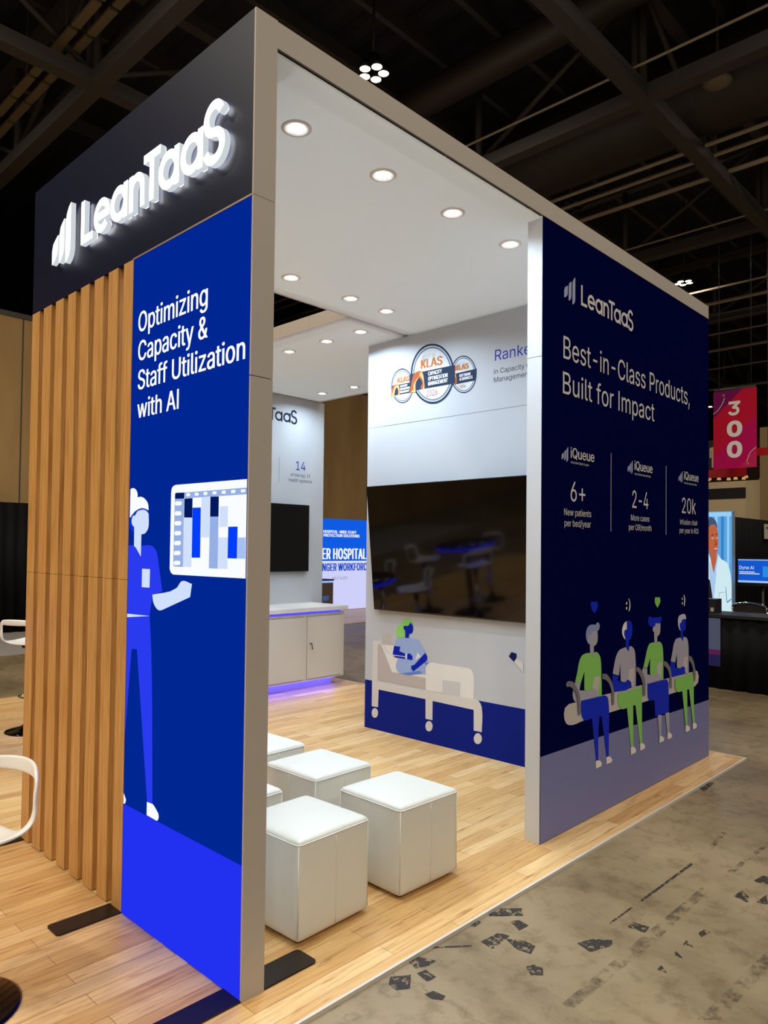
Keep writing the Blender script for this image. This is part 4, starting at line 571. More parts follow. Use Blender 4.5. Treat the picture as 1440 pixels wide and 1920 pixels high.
def letter_mesh(mb, paths, w, tf, fr, d0, d1, mi=0, ms=0):
    for path in paths:
        A, B, closed = stroke(path, w)
        n = len(A); A = [tf(*q) for q in A]; B = [tf(*q) for q in B]
        vs = [fr(*q, d1) for q in A]+[fr(*q, d1) for q in B]
        fs = []
        m = n if closed else n-1
        for i in range(m):
            j = (i+1) % n; fs.append((i, n+i, n+j, j))
        if d0 != d1:
            vs += [fr(*q, d0) for q in A]+[fr(*q, d0) for q in B]
            for i in range(m):
                j = (i+1) % n
                fs += [(2*n+i, i, j, 2*n+j), (n+i, 3*n+i, 3*n+j, n+j)]
            if not closed: fs += [(0, 2*n, 3*n, n), (2*n-1, 4*n-1, 3*n-1, n-1)]
        mb.add(vs, fs[:m], mi); k = len(mb.v)-len(vs)
        for q in fs[m:]: mb.f.append(tuple(i+k for i in q)); mb.mi.append(ms); mb.sm.append(False)
def logo_bars():
    out = []
    for (x0, x1, b, tl, tr) in [(-1.62, -1.28, -.03, .40, .62), (-1.20, -.93, -.09, .70, .92), (-.84, -.57, -.18, .93, 1.20)]:
        w = x1-x0
        out.append([(x0, b), (x0+w*.45, b+.05), (x0+w*.85, b+.16), (x1, b+.30), (x1, tr), (x0+w*.55, tr-.08), (x0+w*.18, tl+.06), (x0, tl-.10)])
    return out
def wordmark_print(mb, fr, d, u0, z0, h, w=.145, bars=True, mi=0, mib=0, stretch=1.0):
    tf = lambda a, b: (u0+a*h*stretch, z0+b*h)
    for _, paths in wordmark(w):
        for k, p in enumerate(paths): letter_mesh(mb, [p], w, tf, fr, d+k*.00008, d+k*.00008, mi)
    if bars:
        for P in logo_bars(): mb.flat([tf(*q) for q in P], fr, d, mib)

PRINT = {}
def ink(name, c, emit=0.0, rough=0.55):
    return mat('ink_'+name+('_lit' if emit else ''), c, rough, emit=emit, spec=0.12)
def soften(P):
    """round the gentle bends of a traced outline, keep its real corners"""
    n = len(P)
    if n < 9: return P
    V = [Vector(p) for p in P]; T_ = []
    for i in range(n):
        a, c = V[i]-V[i-1], V[(i+1) % n]-V[i]
        ok = a.length > 1e-6 and c.length > 1e-6 and a.angle(c) < radians(50) and max(a.length, c.length) < 7*min(a.length, c.length)
        T_.append((a.normalized()+c.normalized()).normalized() if ok else None)
    out = []
    for i in range(n):
        p, q = V[i], V[(i+1) % n]; d = (q-p).length; j = (i+1) % n
        out.append(tuple(p))
        if T_[i] is None and T_[j] is None: continue
        m0 = T_[i]*d if T_[i] is not None else (q-p); m1 = T_[j]*d if T_[j] is not None else (q-p)
        for t in (.25, .5, .75):
            h = (2*t**3-3*t*t+1)*p+(t**3-2*t*t+t)*m0+(-2*t**3+3*t*t)*q+(t**3-t*t)*m1
            out.append(tuple(h))
    return out
def print_figs(name, figs, fr, d, palette, parent, emit=0.0, step=0.00015, label=None):
    mb = MB(); names = []
    for k, (c, P) in enumerate(figs):
        if c not in names: names.append(c)
        mb.flat(soften([tuple(p) for p in P]), fr, d+k*step, names.index(c))
    return mb.build(name, [ink(parent.name.split('.')[0]+'_'+c, palette[c], emit) for c in names], parent, label)

# ------------------------------------------------------------------ materials
def wood(name, c1, c2, c3, width, row, rough=.38, knots=True):
    m = mat(name, c1, rough); n, l, b = nodes(m)
    v = coords(m)
    br = n.new('ShaderNodeTexBrick'); br.offset = .37; br.offset_frequency = 2; br.squash = 1
    br.inputs['Scale'].default_value = 1.0; br.inputs['Brick Width'].default_value = width; br.inputs['Row Height'].default_value = row
    br.inputs['Mortar Size'].default_value = .0012; br.inputs['Mortar Smooth'].default_value = .2; br.inputs['Bias'].default_value = .0
    br.inputs['Color1'].default_value = (0, 0, 0, 1); br.inputs['Color2'].default_value = (1, 1, 1, 1); br.inputs['Mortar'].default_value = (.5, .5, .5, 1)
    l.new(v, br.inputs['Vector'])
    base = ramp(m, br.outputs['Color'], [(0, c1), (.5, c2), (1, c3)])
    g = noise(m, coords(m, (1.6, 26, 1)), 2.2, 6, .62)
    grain = ramp(m, g, [(.30, (186, 150, 104)), (.50, (240, 228, 206)), (.72, (255, 252, 244))])
    col = mixc(m, .62, base, grain, 'MULTIPLY')
    k = noise(m, coords(m, (1.1, 7, 1)), 3.1, 3, .6)
    kn = ramp(m, k, [(.60, (255, 255, 255)), (.74, (190, 145, 90))])
    col = mixc(m, .8, col, kn, 'MULTIPLY')
    gap = ramp(m, br.outputs['Fac'], [(0, (255, 255, 255)), (1, (120, 84, 48))])
    col = mixc(m, .8, col, gap, 'MULTIPLY')
    l.new(col, b.inputs['Base Color'])
    bump(m, br.outputs['Fac'], -.15, .002)
    return m
M_FLOOR = wood('oak_plank_floor', (206, 166, 110), (222, 186, 130), (234, 205, 156), 1.0, .088)
def slatwood():
    m = mat('oak_slat', (198, 150, 86), .45); n, l, b = nodes(m)
    g = noise(m, coords(m, (60, 60, 2.0)), 1.5, 5, .6)
    c = ramp(m, g, [(.3, (176, 124, 60)), (.55, (205, 156, 90)), (.75, (220, 176, 112))])
    k = noise(m, coords(m, (14, 14, 1.0)), 2.0, 3, .6)
    c = mixc(m, .5, c, ramp(m, k, [(.6, (255, 255, 255)), (.75, (190, 140, 84))]), 'MULTIPLY')
    l.new(c, b.inputs['Base Color']); return m
M_SLAT = slatwood()
def concrete():
    m = mat('polished_concrete', (150, 132, 100), .42); n, l, b = nodes(m)
    v = coords(m)
    a = noise(m, v, .55, 8, .62); c = ramp(m, a, [(.32, (106, 92, 68)), (.5, (134, 118, 90)), (.7, (157, 140, 110))])
    s = noise(m, coords(m, (1, .35, 1)), 2.6, 8, .7); c = mixc(m, .45, c, ramp(m, s, [(.34, (150, 138, 116)), (.52, (255, 255, 255))]), 'MULTIPLY')
    k = noise(m, v, 9, 6, .7); c = mixc(m, .5, c, ramp(m, k, [(.36, (176, 164, 142)), (.5, (255, 255, 255))]), 'MULTIPLY')
    n2 = n.new('ShaderNodeTexVoronoi'); n2.feature = 'DISTANCE_TO_EDGE'; n2.inputs['Scale'].default_value = .45
    wv = n.new('ShaderNodeVectorMath'); wv.operation = 'ADD'
    nn = n.new('ShaderNodeTexNoise'); nn.inputs['Scale'].default_value = 2.2; nn.inputs['Detail'].default_value = 6
    l.new(v, nn.inputs['Vector']); l.new(v, wv.inputs[0]); l.new(nn.outputs['Color'], wv.inputs[1]); l.new(wv.outputs[0], n2.inputs['Vector'])
    c = mixc(m, .35, c, ramp(m, n2.outputs['Distance'], [(0, (110, 96, 72)), (.006, (255, 255, 255))]), 'MULTIPLY')
    l.new(c, b.inputs['Base Color'])
    rr = n.new('ShaderNodeMapRange'); rr.inputs['To Min'].default_value = .32; rr.inputs['To Max'].default_value = .62
    l.new(a, rr.inputs['Value']); l.new(rr.outputs['Result'], b.inputs['Roughness'])
    bump(m, k, .08, .004); return m
M_CONC = concrete()
def ragged(name, c, lo, hi, sc):
    m = mat(name, c, .7); n, l, b = nodes(m)
    f_ = noise(m, coords(m), sc, 5, .7)
    a = ramp(m, f_, [(lo, (0, 0, 0)), (hi, (255, 255, 255))]); l.new(a, b.inputs['Alpha']); return m
M_TAPE = ragged('tape_residue_black', (38, 34, 30), .42, .50, 42)
M_STRIP = ragged('tape_residue_faint', (70, 62, 50), .44, .80, 14)
M_LAM = mat('warm_white_laminate', (182, 174, 165), .5)
M_WHITE = mat('white_panel', (226, 230, 234), .5)
M_CEIL = mat('white_canopy', (250, 250, 252), .6)
def translucent_ceiling():
    m = bpy.data.materials.new('translucent_white_sheet'); m.use_nodes = True
    n, l = m.node_tree.nodes, m.node_tree.links; out = n['Material Output']; n.remove(n['Principled BSDF'])
    a = n.new('ShaderNodeBsdfDiffuse'); a.inputs['Color'].default_value = (.86, .91, .99, 1)
    t = n.new('ShaderNodeBsdfTranslucent'); t.inputs['Color'].default_value = (.68, .84, 1.0, 1)  # translucency added so lamps above brighten the soffit
    x = n.new('ShaderNodeMixShader'); x.inputs[0].default_value = .24
    l.new(a.outputs[0], x.inputs[1]); l.new(t.outputs[0], x.inputs[2]); l.new(x.outputs[0], out.inputs['Surface'])
    return m
M_SOFFIT = translucent_ceiling()
M_PRINTW = mat('pale_printed_panel', (184, 189, 196), .5)
M_NAVY_HEAD = mat('header_navy', (6, 14, 44), .42, spec=.2)
M_NAVY = mat('side_navy', (3, 9, 64), .7, spec=.0)
M_SEAM = mat('panel_joint', (70, 66, 60), .7)
M_ALU = mat('aluminium_edge', (196, 176, 150), .35, .6)
M_STEEL = mat('dark_steel_plate', (44, 40, 38), .32, .55)
M_CHROME = mat('chrome', (215, 215, 218), .08, 1.0)
M_BLKCHROME = mat('black_chrome', (34, 32, 32), .10, .85)
M_BLACK = mat('black_plastic', (14, 14, 15), .4)
M_SCREEN = mat('television_glass', (2, 2, 3), .06, spec=.5)
M_LEATHER = mat('white_leatherette', (226, 227, 220), .42)
def leather(m):
    bump(m, noise(m, coords(m), 420, 2, .5), .05, .002)
leather(M_LEATHER)
M_PIPING = mat('leatherette_piping', (222, 222, 214), .5)
M_PLASTIC = mat('white_seat_plastic', (240, 238, 230), .32)
M_LED = mat('white_led_face', (255, 255, 255), .5, emit=2.2)
M_HALO = mat('added_letter_glow', (255, 255, 255), .5, emit=8)  # glow added behind the letters to imitate their halo
M_LEDSIDE = mat('white_acrylic_return', (232, 240, 244), .4, emit=.75)
M_BLUELED = mat('blue_led', (42, 40, 255), .5, emit=4.0)
M_KICKLED = mat('blue_kick_led', (60, 52, 255), .5, emit=14.0)
M_DRAPE = mat('black_drape', (8, 8, 9), .75, spec=.2)
M_TRUSS = mat('painted_truss_steel', (58, 53, 50), .6)
M_DECK = mat('black_roof_deck', (27, 26, 36), .8)
M_DUCT = mat('dark_painted_duct', (44, 36, 34), .5)
M_PIPE = mat('pale_pipe', (150, 136, 112), .4)
M_TAN = mat('tan_partition', (166, 132, 80), .7)
def tanw(m):
    n, l, b = nodes(m); v = coords(m, (1, 1, .25))
    l.new(ramp(m, noise(m, v, 1.2, 3), [(.3, (150, 118, 70)), (.7, (174, 140, 88))]), b.inputs['Base Color'])
tanw(M_TAN)

# ------------------------------------------------------------------ the hall
HALL = []
fl = struct(MB().box(-22, 46, -22, 24, -.13, -.016).build('floor', M_CONC))
FZ = lambda z: (lambda a, b, d: (a, b, z+d))
mb = MB()
for k, (c, P) in enumerate(TAPE): mb.flat([(-a, b) if False else (a, b) for a, b in P], FZ(-.016), .0012)
for c, P in CRACK: mb.flat(P, FZ(-.016), .0014)
mb.build('tape_residue', M_TAPE, fl)
mb = MB()
for c, P in STRIP: mb.flat(P, FZ(-.016), .0008)
mb.build('tape_strips', M_STRIP, fl)  # faint ragged strips of tape residue on the concrete
# roof deck with ribs, joists
mb = MB(); xs = [-8+0.15*k for k in range(0, 366)]
vs = []; fs = []
for k, x in enumerate(xs): vs += [(x, -22, 11.0+(.07 if (k//2) % 2 else 0)), (x, 24, 11.0+(.07 if (k//2) % 2 else 0))]
for k in range(len(xs)-1): fs.append((2*k, 2*k+1, 2*k+3, 2*k+2))
mb.add(vs, fs)
ce = struct(mb.build('ceiling', M_DECK))
for y in (-3.4, .6, 1.95, 4.07, 4.88, 6.05, 7.3, 9.9, 11.4, 13.0):
    MB().box(-8, 45, y-.05, y+.05, 10.4, 10.66).build('roof_joist', M_TRUSS, ce)
struct(MB().box(-22, 46, 13.2, 13.35, -.016, 6.22).build('wall_back', M_TAN))
wb = bpy.data.objects['wall_back']
sm = MB()
for x in (3.95, 8.2, 13.9): sm.box(x-.012, x+.012, 13.192, 13.2, -.016, 6.22)
sm.build('panel_joint', M_SEAM, wb)
MB().box(-22, 46, 13.18, 13.4, 6.22, 6.32).build('top_rail', M_SEAM, wb)
M_DARKWALL = mat('black_wall', (16, 15, 17), .8)
struct(MB().box(-22, 46, 23.8, 24, -.016, 11.2).build('wall_rear', M_DARKWALL))
struct(MB().box(45.8, 46, -22, 24, -.016, 11.2).build('wall_right', M_DARKWALL))

def truss(axis, c, a0, a1, label):
    t = thing('roof_truss', label, 'roof truss', (c if axis == 'y' else a0, c if axis == 'x' else a0, 8.4), 'roof trusses under the hall ceiling')
    P = (lambda s, z: (s, c, z)) if axis == 'x' else (lambda s, z: (c, s, z))
    def bar(mb, s0, s1, z0, z1, w):
        if axis == 'x': mb.box(s0, s1, c-w, c+w, z0, z1)
        else: mb.box(c-w, c+w, s0, s1, z0, z1)
    zo = 0 if axis == 'x' else -.005
    b = MB(); bar(b, a0, a1, 8.4+zo, 8.62+zo, .11); b.build('bottom_chord', M_TRUSS, t)
    b = MB(); bar(b, a0, a1, 10.15, 10.35, .10); b.build('top_chord', M_TRUSS, t)
    w = MB(); s = a0; k = 0
    while s < a1-.1:
        w.tube([P(s, 8.6), P(s, 10.2)], .06, 8)
        w.tube([P(s, 8.6 if k % 2 else 10.2), P(min(s+2.9, a1), 10.2 if k % 2 else 8.6)], .045, 8)
        s += 2.92; k += 1
    w.build('web_members', M_TRUSS, t)
    return t
truss('x', 2.52, 3.13-2.92*2, 44, 'steel truss running away over the right side of the booth')
truss('x', 8.25, 3.13-2.92*3, 44, 'steel truss running away behind the booth, at upper left of the photo')
truss('x', -3.2, 3.13-2.92*2, 44, 'steel truss over the concrete aisle in front of the booth')
truss('y', 3.13, -3.2, 22, 'steel truss crossing over the dark sign header, at the top left corner')
truss('y', 8.97, -3.2, 22, 'steel truss crossing above the round lit ceiling lamp, upper right')
truss('y', 14.82, -3.2, 22, 'steel truss crossing beyond the row of pale pipes, right of the booth top edge')
truss('y', 20.65, -3.2, 22, 'most distant steel truss, crossing low above the far wall at right')
def along_y(name, x, z, rad, y0, y1, m, label, cat, group=None):
    o = MB().tube([(x, y0, z), (x, y1, z)], rad, 20).build(name, m); return tag(o, label, cat, group)
along_y('air_duct', 8.3, 9.75, .28, -6, 20, M_DUCT, 'slim round dark duct crossing above the lit round lamp, upper middle', 'duct')
along_y('air_duct', 11.2, 9.6, .75, -6, 20, M_DUCT, 'thick dark round duct beyond the cross truss, upper right', 'duct')
along_y('air_duct', 3.55, 9.2, .22, 3.5, 20, M_DUCT, 'dark round duct beside the truss at the top left corner', 'duct')
for k, (x, z, lab) in enumerate([(11.2, 8.62, 'pale pipe of the rack at upper right, nearest the thick duct'), (11.62, 8.62, 'pale pipe of the rack at upper right, second from the thick duct'),
        (12.35, 8.62, 'pale pipe of the rack at upper right, third from the thick duct'), (12.55, 8.7, 'pale pipe of the rack at upper right, farthest from the thick duct'),
        (8.55, 8.72, 'thin pale pipe just this side of the cross truss at upper right'), (14.45, 8.62, 'thin pale pipe next to the distant cross truss beyond the pipe rack')]):
    along_y('ceiling_pipe', x, z, .035 if k < 4 else .02, -5, 16, M_PIPE, lab, 'pipe', 'pale pipes under the hall ceiling')
for (x, z, rr, lab) in [(18.6, 8.7, .03, 'pale pipe between the two farthest cross trusses, closer to the booth'), (19.5, 8.6, .05, 'thicker pale pipe just this side of the farthest cross truss'), (22.2, 8.5, .03, 'thin pale pipe first beyond the farthest cross truss'),
        (23.4, 8.3, .05, 'thick pale pipe second beyond the farthest cross truss'), (25.5, 8.2, .03, 'thin pale pipe third beyond the farthest cross truss'), (28.0, 8.0, .05, 'lowest and most distant pale pipe, above the pink banner')]:
    along_y('ceiling_pipe', x, z, rr, -5, 16, M_PIPE, lab, 'pipe', 'pale pipes under the hall ceiling')
t = thing('cable_tray', 'pair of pale slatted trays hanging under the ceiling, top left of the photo', 'cable tray', (2.6, 9, 8.8))
for x in (2.58, 2.80):
    b = MB()
    for k in range(10): b.box(x-.06, x+.06, 6.3+k*.75, 6.98+k*.75, 8.8, 8.84)
    b.build('tray_run', mat('tray_cream', (104, 90, 62), .5), t)
for k in range(5): MB().tube([(2.69, 6.8+k*1.5, 8.84), (2.69, 6.8+k*1.5, 10.999)], .012, 6).box(2.5, 2.9, 6.76+k*1.5, 6.84+k*1.5, 8.84, 8.87).build('hanger', M_TRUSS, t)

def high_bay(x, y, z, lit, label, light=None):
    t = thing('high_bay_lamp', label, 'ceiling lamp', (x, y, z))
    fr = MB(); lens = MB()
    for k in range(5):
        a = 2*pi*k/5+.5; cx, cy = x+.155*cos(a), y+.155*sin(a)
        fr.lathe([(.03, .16), (.07, .12), (.088, 0.0), (.082, 0.0), (.075, .02)], 20, c=(cx, cy, z))
        lens.lathe([(.0, .008), (.080, .008)], 20, c=(cx, cy, z))
        fr.tube([(x, y, z+.16), (cx, cy, z+.16)], .015, 6)
    fr.tube([(x, y, z+.16), (x, y, 11.068 if (int((x+8)/.15)//2) % 2 else 10.999)], .02, 8); fr.lathe([(.09, .28), (.09, .1)], 16, c=(x, y, z))
    fr.build('lamp_housing', M_BLACK, t)
    lens.build('lamp_lens', mat('high_bay_lens_lit', (255, 226, 178), .5, emit=14) if lit else mat('high_bay_lens_off', (190, 180, 150), .4), t)
    if light:
        l = bpy.data.lights.new('high_bay_light', 'AREA'); l.shape = 'DISK'; l.size = .7; l.energy = light; l.color = HALL_COL
        o = bpy.data.objects.new('high_bay_light', l); COL.objects.link(o); o.parent = t; o.location = (0, 0, -.03)
    return t
high_bay(6.11, 5.42, 8.8, True, 'lit cluster lamp of five round lights above the canopy edge', HALL_W)
high_bay(17.95, 5.40, 8.8, True, 'lit cluster lamp just above the far corner of the side wall', HALL_W)
high_bay(12.05, 5.43, 8.8, False, 'unlit cluster lamp of pale discs beside the pipe rack')
high_bay(35.6, 11.1, 8.8, True, 'distant lit lamp between the side wall and the pink hanging banner', HALL_W)
# round dome lamp that is off
t = thing('dome_lamp', 'round unlit pale dome under the ceiling near the upper right corner', 'ceiling lamp', (10.2, 1.87, 9.0))
MB().lathe([(0, -.06), (.14, -.045), (.22, 0), (.20, .06), (.05, .1)], 24, c=(10.2, 1.87, 9)).build('dome', mat('dome_grey', (120, 108, 92), .5), t)
MB().tube([(10.2, 1.87, 9.08), (10.2, 1.87, 10.999)], .02, 8).build('hanger', M_TRUSS, t)

# ------------------------------------------------------------------ raised wood floor
t = thing('raised_floor', 'raised wood-plank booth floor edged with a white strip', 'floor platform', (.7, 2.9, -.016))
MB().box(-4.2, 4.72, -.225, 6.12, -.016, 0).build('plank_deck', M_FLOOR, t)
MB().box(-4.2, 4.731, -.237, -.225, -.016, .001).box(4.72, 4.731, -.225, 6.12, -.016, .001).build('edge_trim', mat('white_edge_trim', (206, 202, 194), .5), t, 'white edging strip')

# ------------------------------------------------------------------ front wall with the illuminated sign
fw = thing('exhibit_wall', 'front booth wall with glowing sign header, oak slats and blue backlit graphic', 'display wall', (.05, 1.04, 0))
MB().box(.022, .1026, .004, .905, 0, 2.952).build('panel_frame', M_WHITE, fw)
MB().box(0, .1026, .004, 2.09, 2.956, 3.66).build('header_box', M_NAVY_HEAD, fw, 'dark navy header box')
b = MB().box(0, .1026, -.004, .004, 0, 2.276).box(0, .1026, -.004, .004, 2.280, 2.953).box(0, .1026, -.004, .004, 2.955, 3.66)
b.build('end_cap', M_LAM, fw, 'narrow off-white end face')
MB().box(-.003, .0, .002, .905, 2.950, 2.957).build('edge_profile', M_ALU, fw)
for (a, c) in [(1.986, 2.09), (1.825, 1.93), (1.669, 1.768), (1.516, 1.612), (1.36, 1.458), (1.203, 1.303), (1.055, 1.152), (.907, .999)]:
    MB().box(0, .095, a, c, .004, 1.489).box(0, .095, a, c, 1.491, 2.955).build('slat', M_SLAT, fw)
PAL_N = dict(white=(250, 253, 255), brightblue=(8, 50, 215), brightblue2=(42, 58, 238), ice=(208, 224, 252), navy=(2, 24, 92), sky=(150, 175, 228), sky2=(166, 192, 240), vivid=(0, 62, 250))
M_LB = mat('backlit_blue_fabric', (0, 38, 146), .6, emit=1.0)
M_LB2 = mat('backlit_bright_blue', (34, 48, 240), .6, emit=1.0)
lb = MB().box(0, .022, .005, .9035, .488, 2.949, 0).box(0, .022, .005, .9035, .003, .488, 1).build('backlit_fabric', [M_LB, M_LB2], fw, 'blue backlit fabric face')
fr = FX(0)
b = MB()
write(b, fr, .0006, [T('Optimizing', -.846, 2.605, .089, .556, smear=.0025), T('Capacity &', -.843, 2.474, .089, .557, smear=.0025), T('Staff Utilization', -.841, 2.344, .087, .808, smear=.0025), T('with AI', -.841, 2.216, .083, .346, smear=.0025)])
b.build('headline_lettering', ink('headline_white', (255, 255, 255), 1.1), fw, 'white headline lettering')
print_figs('printed_illustration', NURSE, fr, .0004, PAL_N, fw, 1.0)
# header letters, with glowing backs added to imitate a halo
tf = lambda a, c: (-1.386+a*.217, 3.144+c*.217)
seq = wordmark(.17)
for nm, paths in seq:
    b = MB(); letter_mesh(b, paths, .175, tf, fr, .012, .038, 0, 1)
    for k, p in enumerate(paths): letter_mesh(b, [p], .13, tf, fr, .011-.0002*k, .011-.0002*k, 2)
    b.build('sign_letter', [M_LED, M_LEDSIDE, M_HALO], fw, 'glowing white letter')
for P in logo_bars():
    MB().prism([tf(*q) for q in P], fr, .012, .038, 0, 1).build('sign_bar', [M_LED, M_LEDSIDE], fw, 'glowing white bar of the logo')
def plate(x0, x1, y0, y1, name='foot_plate', parent=fw, left=True):
    P = []; rr = .018
    for (cx, cy, a0) in ((x1-rr, y1-rr, 0), (x0+rr, y1-rr, 90), (x0+rr, y0+rr, 180), (x1-rr, y0+rr, 270)):
        P += [(cx+rr*cos(radians(a0+k*22.5)), cy+rr*sin(radians(a0+k*22.5))) for k in range(5)]
    return MB().prism(P, lambda a, c, d: (a, c, d), 0.0005, .007).build(name, M_STEEL, parent, 'dark steel foot plate')
plate(-.285, .01, .905, 1.018); plate(-.36, .03, -.002, .108); plate(.09, .37, .0, .122); plate(-.30, .04, 2.045, 2.155)

# ------------------------------------------------------------------ navy side wall
sw = thing('exhibit_wall', 'navy side wall with white lettering and seated waiting-room figures', 'display wall', (3.3, .05, 0))
MB().box(2.0205, 4.574, .004, .10, 0, 2.748).box(2.0205, 4.574, .004, .10, 2.751, 3.554).build('panel_core', M_WHITE, sw)
fr = FY(.004)
MB().box(2.021, 4.574, .001, .004, .001, 3.553).build('navy_fabric', M_NAVY, sw, 'navy printed fabric')
fr = FY(0)
MB().flat([(2.0215, .002), (4.5735, .002), (4.5735, .449), (2.0215, .486)], fr, -.0003).build('printed_floor_band', ink('lavender_band', (124, 128, 180)), sw, 'lavender band along the bottom')
PAL_S = dict(beige=(200, 194, 192), grey=(174, 172, 194), lightgrey=(196, 198, 220), green=(138, 206, 104), slate=(142, 154, 204), blue=(6, 42, 206), cream=(236, 232, 228), darkgrey=(122, 120, 130))
print_figs('printed_illustration', SEATED, fr, .0002, PAL_S, sw, 0)
W_ = ink('print_white', (218, 217, 218)); L_ = ink('print_lilac', (164, 174, 214))
b = MB(); wordmark_print(b, fr, .0004, 2.460, 3.148, .125, .15, True, 0, 1); b.build('printed_logo', [W_, L_], sw)
b = MB(); write(b, fr, .0004, [T('Best-in-Class Products,', 2.252, 2.782, .133, 1.92), T('Built for Impact', 2.248, 2.572, .130, 1.275)]); b.build('headline_lettering', W_, sw)
for (bx, lx, lw, sub, sx, sw_, num, nx, nw, l1, l1x, l1w, l2, l2x, l2w) in [
    (2.237, 2.342, .290, 'FOR INPATIENT FLOW', 2.343, .222, '6+', 2.343, .178, 'New patients', 2.269, .328, 'per bed/year', 2.273, .320),
    (3.100, 3.204, .287, 'FOR OPERATING ROOMS', 3.204, .259, '2-4', 3.171, .253, 'More cases', 3.152, .291, 'per OR/month', 3.121, .356),
    (3.957, 4.062, .290, 'FOR INFUSION CENTERS', 4.064, .253, '20k', 4.022, .276, 'Infusion chair', 3.987, .346, 'per year in ROI', 3.977, .372)]:
    b = MB()
    tfb = lambda a, c: (bx+(a+1.62)*.072, 2.181+c*.066)
    for P in logo_bars(): b.flat([tfb(*q) for q in P], fr, .0004, 1)
    write(b, fr, .0004, [T('iQueue', lx, 2.199, .062, lw, smear=.0014), T(sub, sx, 2.166, .0125, sw_), T(num, nx, 1.94, .118, nw), T(l1, l1x, 1.853, .040, l1w), T(l2, l2x, 1.788, .040, l2w)])
    b.build('statistic_lettering', [W_, L_], sw)
MB().box(2.8605, 2.8635, -.0006, .001, 1.772, 2.28).build('divider_line', W_, sw)
MB().box(3.728, 3.731, -.0006, .001, 1.768, 2.272).build('divider_line', W_, sw)

# ------------------------------------------------------------------ wall of the big screen
tw = thing('exhibit_wall', 'white inner wall with award badges above and hospital-bed print below the large screen', 'display wall', (3.26, 1.34, 0))
MB().box(3.2125, 3.312, .10, 2.574, 0, 2.756).box(3.2125, 3.312, .10, 2.574, 2.758, 3.532).build('panel_core', M_PRINTW, tw)
fr = FX(3.2125)
MB().flat([(-2.573, .001), (-.101, .001), (-.101, .437), (-2.573, .437)], fr, .0004).build('printed_floor_band', ink('bed_band', (2, 26, 124)), tw, 'navy band along the bottom')
PAL_B = dict(pale=(208, 206, 202), mattress=(182, 174, 172), mattress2=(196, 196, 198), drip=(186, 180, 178), offwhite=(222, 221, 216), gown=(150, 172, 218), gownshade=(96, 130, 204), green=(130, 200, 120), navyblue=(0, 30, 172), white=(232, 234, 238), navy=(10, 22, 74))
print_figs('printed_illustration', BED, fr, .0006, PAL_B, tw)
PAL_K = dict(navyink=(30, 48, 74), wht=(206, 211, 216), steel=(104, 124, 146), rust=(160, 84, 40), sand=(222, 164, 106))
print_figs('award_badges', BADGES, fr, .0004, PAL_K, tw)
OR_ = ink('badge_orange', (190, 110, 40)); GR_ = ink('badge_grey', (170, 170, 172)); BW_ = ink('badge_white', (228, 232, 236)); BR_ = ink('badge_brown', (150, 84, 66))
b = MB(); d = .0044
write(b, fr, d, [T('KLAS', -1.925, 3.210, .076, .232, smear=.005), T('KLAS', -2.199, 3.131, .042, .140, smear=.004), T('KLAS', -1.549, 3.133, .042, .132, smear=.004)], 0)
write(b, fr, d, [T('BEST IN', -1.913, 3.288, .035, .144), T('BEST IN', -2.19, 3.176, .018, .08), T('BEST IN', -1.545, 3.178, .018, .09), T('®', -1.688, 3.262, .018)], 1)
write(b, fr, d, [T('CAPACITY', -1.843, 3.138, .033, .148, smear=.0018), T('OPTIMIZATION', -1.843, 3.094, .033, .210, smear=.0018), T('MANAGEMENT', -1.842, 3.051, .033, .212, smear=.0018),
                 T('CAPACITY', -2.168, 3.083, .019, .085, smear=.0018), T('OPTIMIZATION', -2.168, 3.057, .019, .112, smear=.0018), T('MANAGEMENT', -2.168, 3.031, .019, .108, smear=.0018),
                 T('SOFTWARE', -1.507, 3.072, .023, .116, smear=.0018), T('& SERVICES', -1.503, 3.042, .023, .130, smear=.0018)], 2)
write(b, fr, d, [T('2026', -1.862, 2.957, .053, .121), T('2025', -2.160, 2.978, .029, .071), T('2024', -1.522, 2.978, .029, .078)], 3)
b.build('badge_lettering', [OR_, GR_, BW_, BR_], tw)
b = MB()
write(b, fr, .0004, [T('Ranked', -1.156, 3.148, .086)], 0)
write(b, fr, .0004, [T('in Capacity Optimization', -1.165, 3.042, .040), T('Management', -1.164, 2.976, .040)], 1)
b.build('headline_lettering', [ink('ranked_blue', (30, 44, 170)), ink('print_ink', (30, 36, 62))], tw)
MB().box(3.2119, 3.2126, .86, 2.353, 2.7555, 2.7585).build('panel_joint', M_SEAM, tw)

# ------------------------------------------------------------------ rear wall
rw = thing('exhibit_wall', 'white rear wall with dark logo lettering behind the low cabinet', 'display wall', (3.65, 5.0, 0))
MB().box(2.515, 4.79, 4.95, 5.05, 0, 3.54).build('panel_core', M_PRINTW, rw)
fr = FY(4.95)
b = MB(); h = .158; wordmark_print(b, fr, .0006, 4.33-5.76*h*.99, 3.212, h, .16, True, 0, 0, .99); b.build('printed_logo', ink('logo_ink', (28, 38, 56)), rw)
b = MB(); write(b, fr, .0006, [T('14', 4.322, 2.627, .113, .157)], 0); write(b, fr, .0006, [T('of the top 25', 4.236, 2.541, .043, .326), T('health systems', 4.208, 2.475, .043, .381)], 1)
b.build('statistic_lettering', [ink('fourteen_blue', (24, 36, 140)), ink('print_ink', (30, 36, 62))], rw)
MB().box(4.0505, 4.0535, 4.949, 4.95, 2.448, 2.76).build('divider_line', M_SEAM, rw)

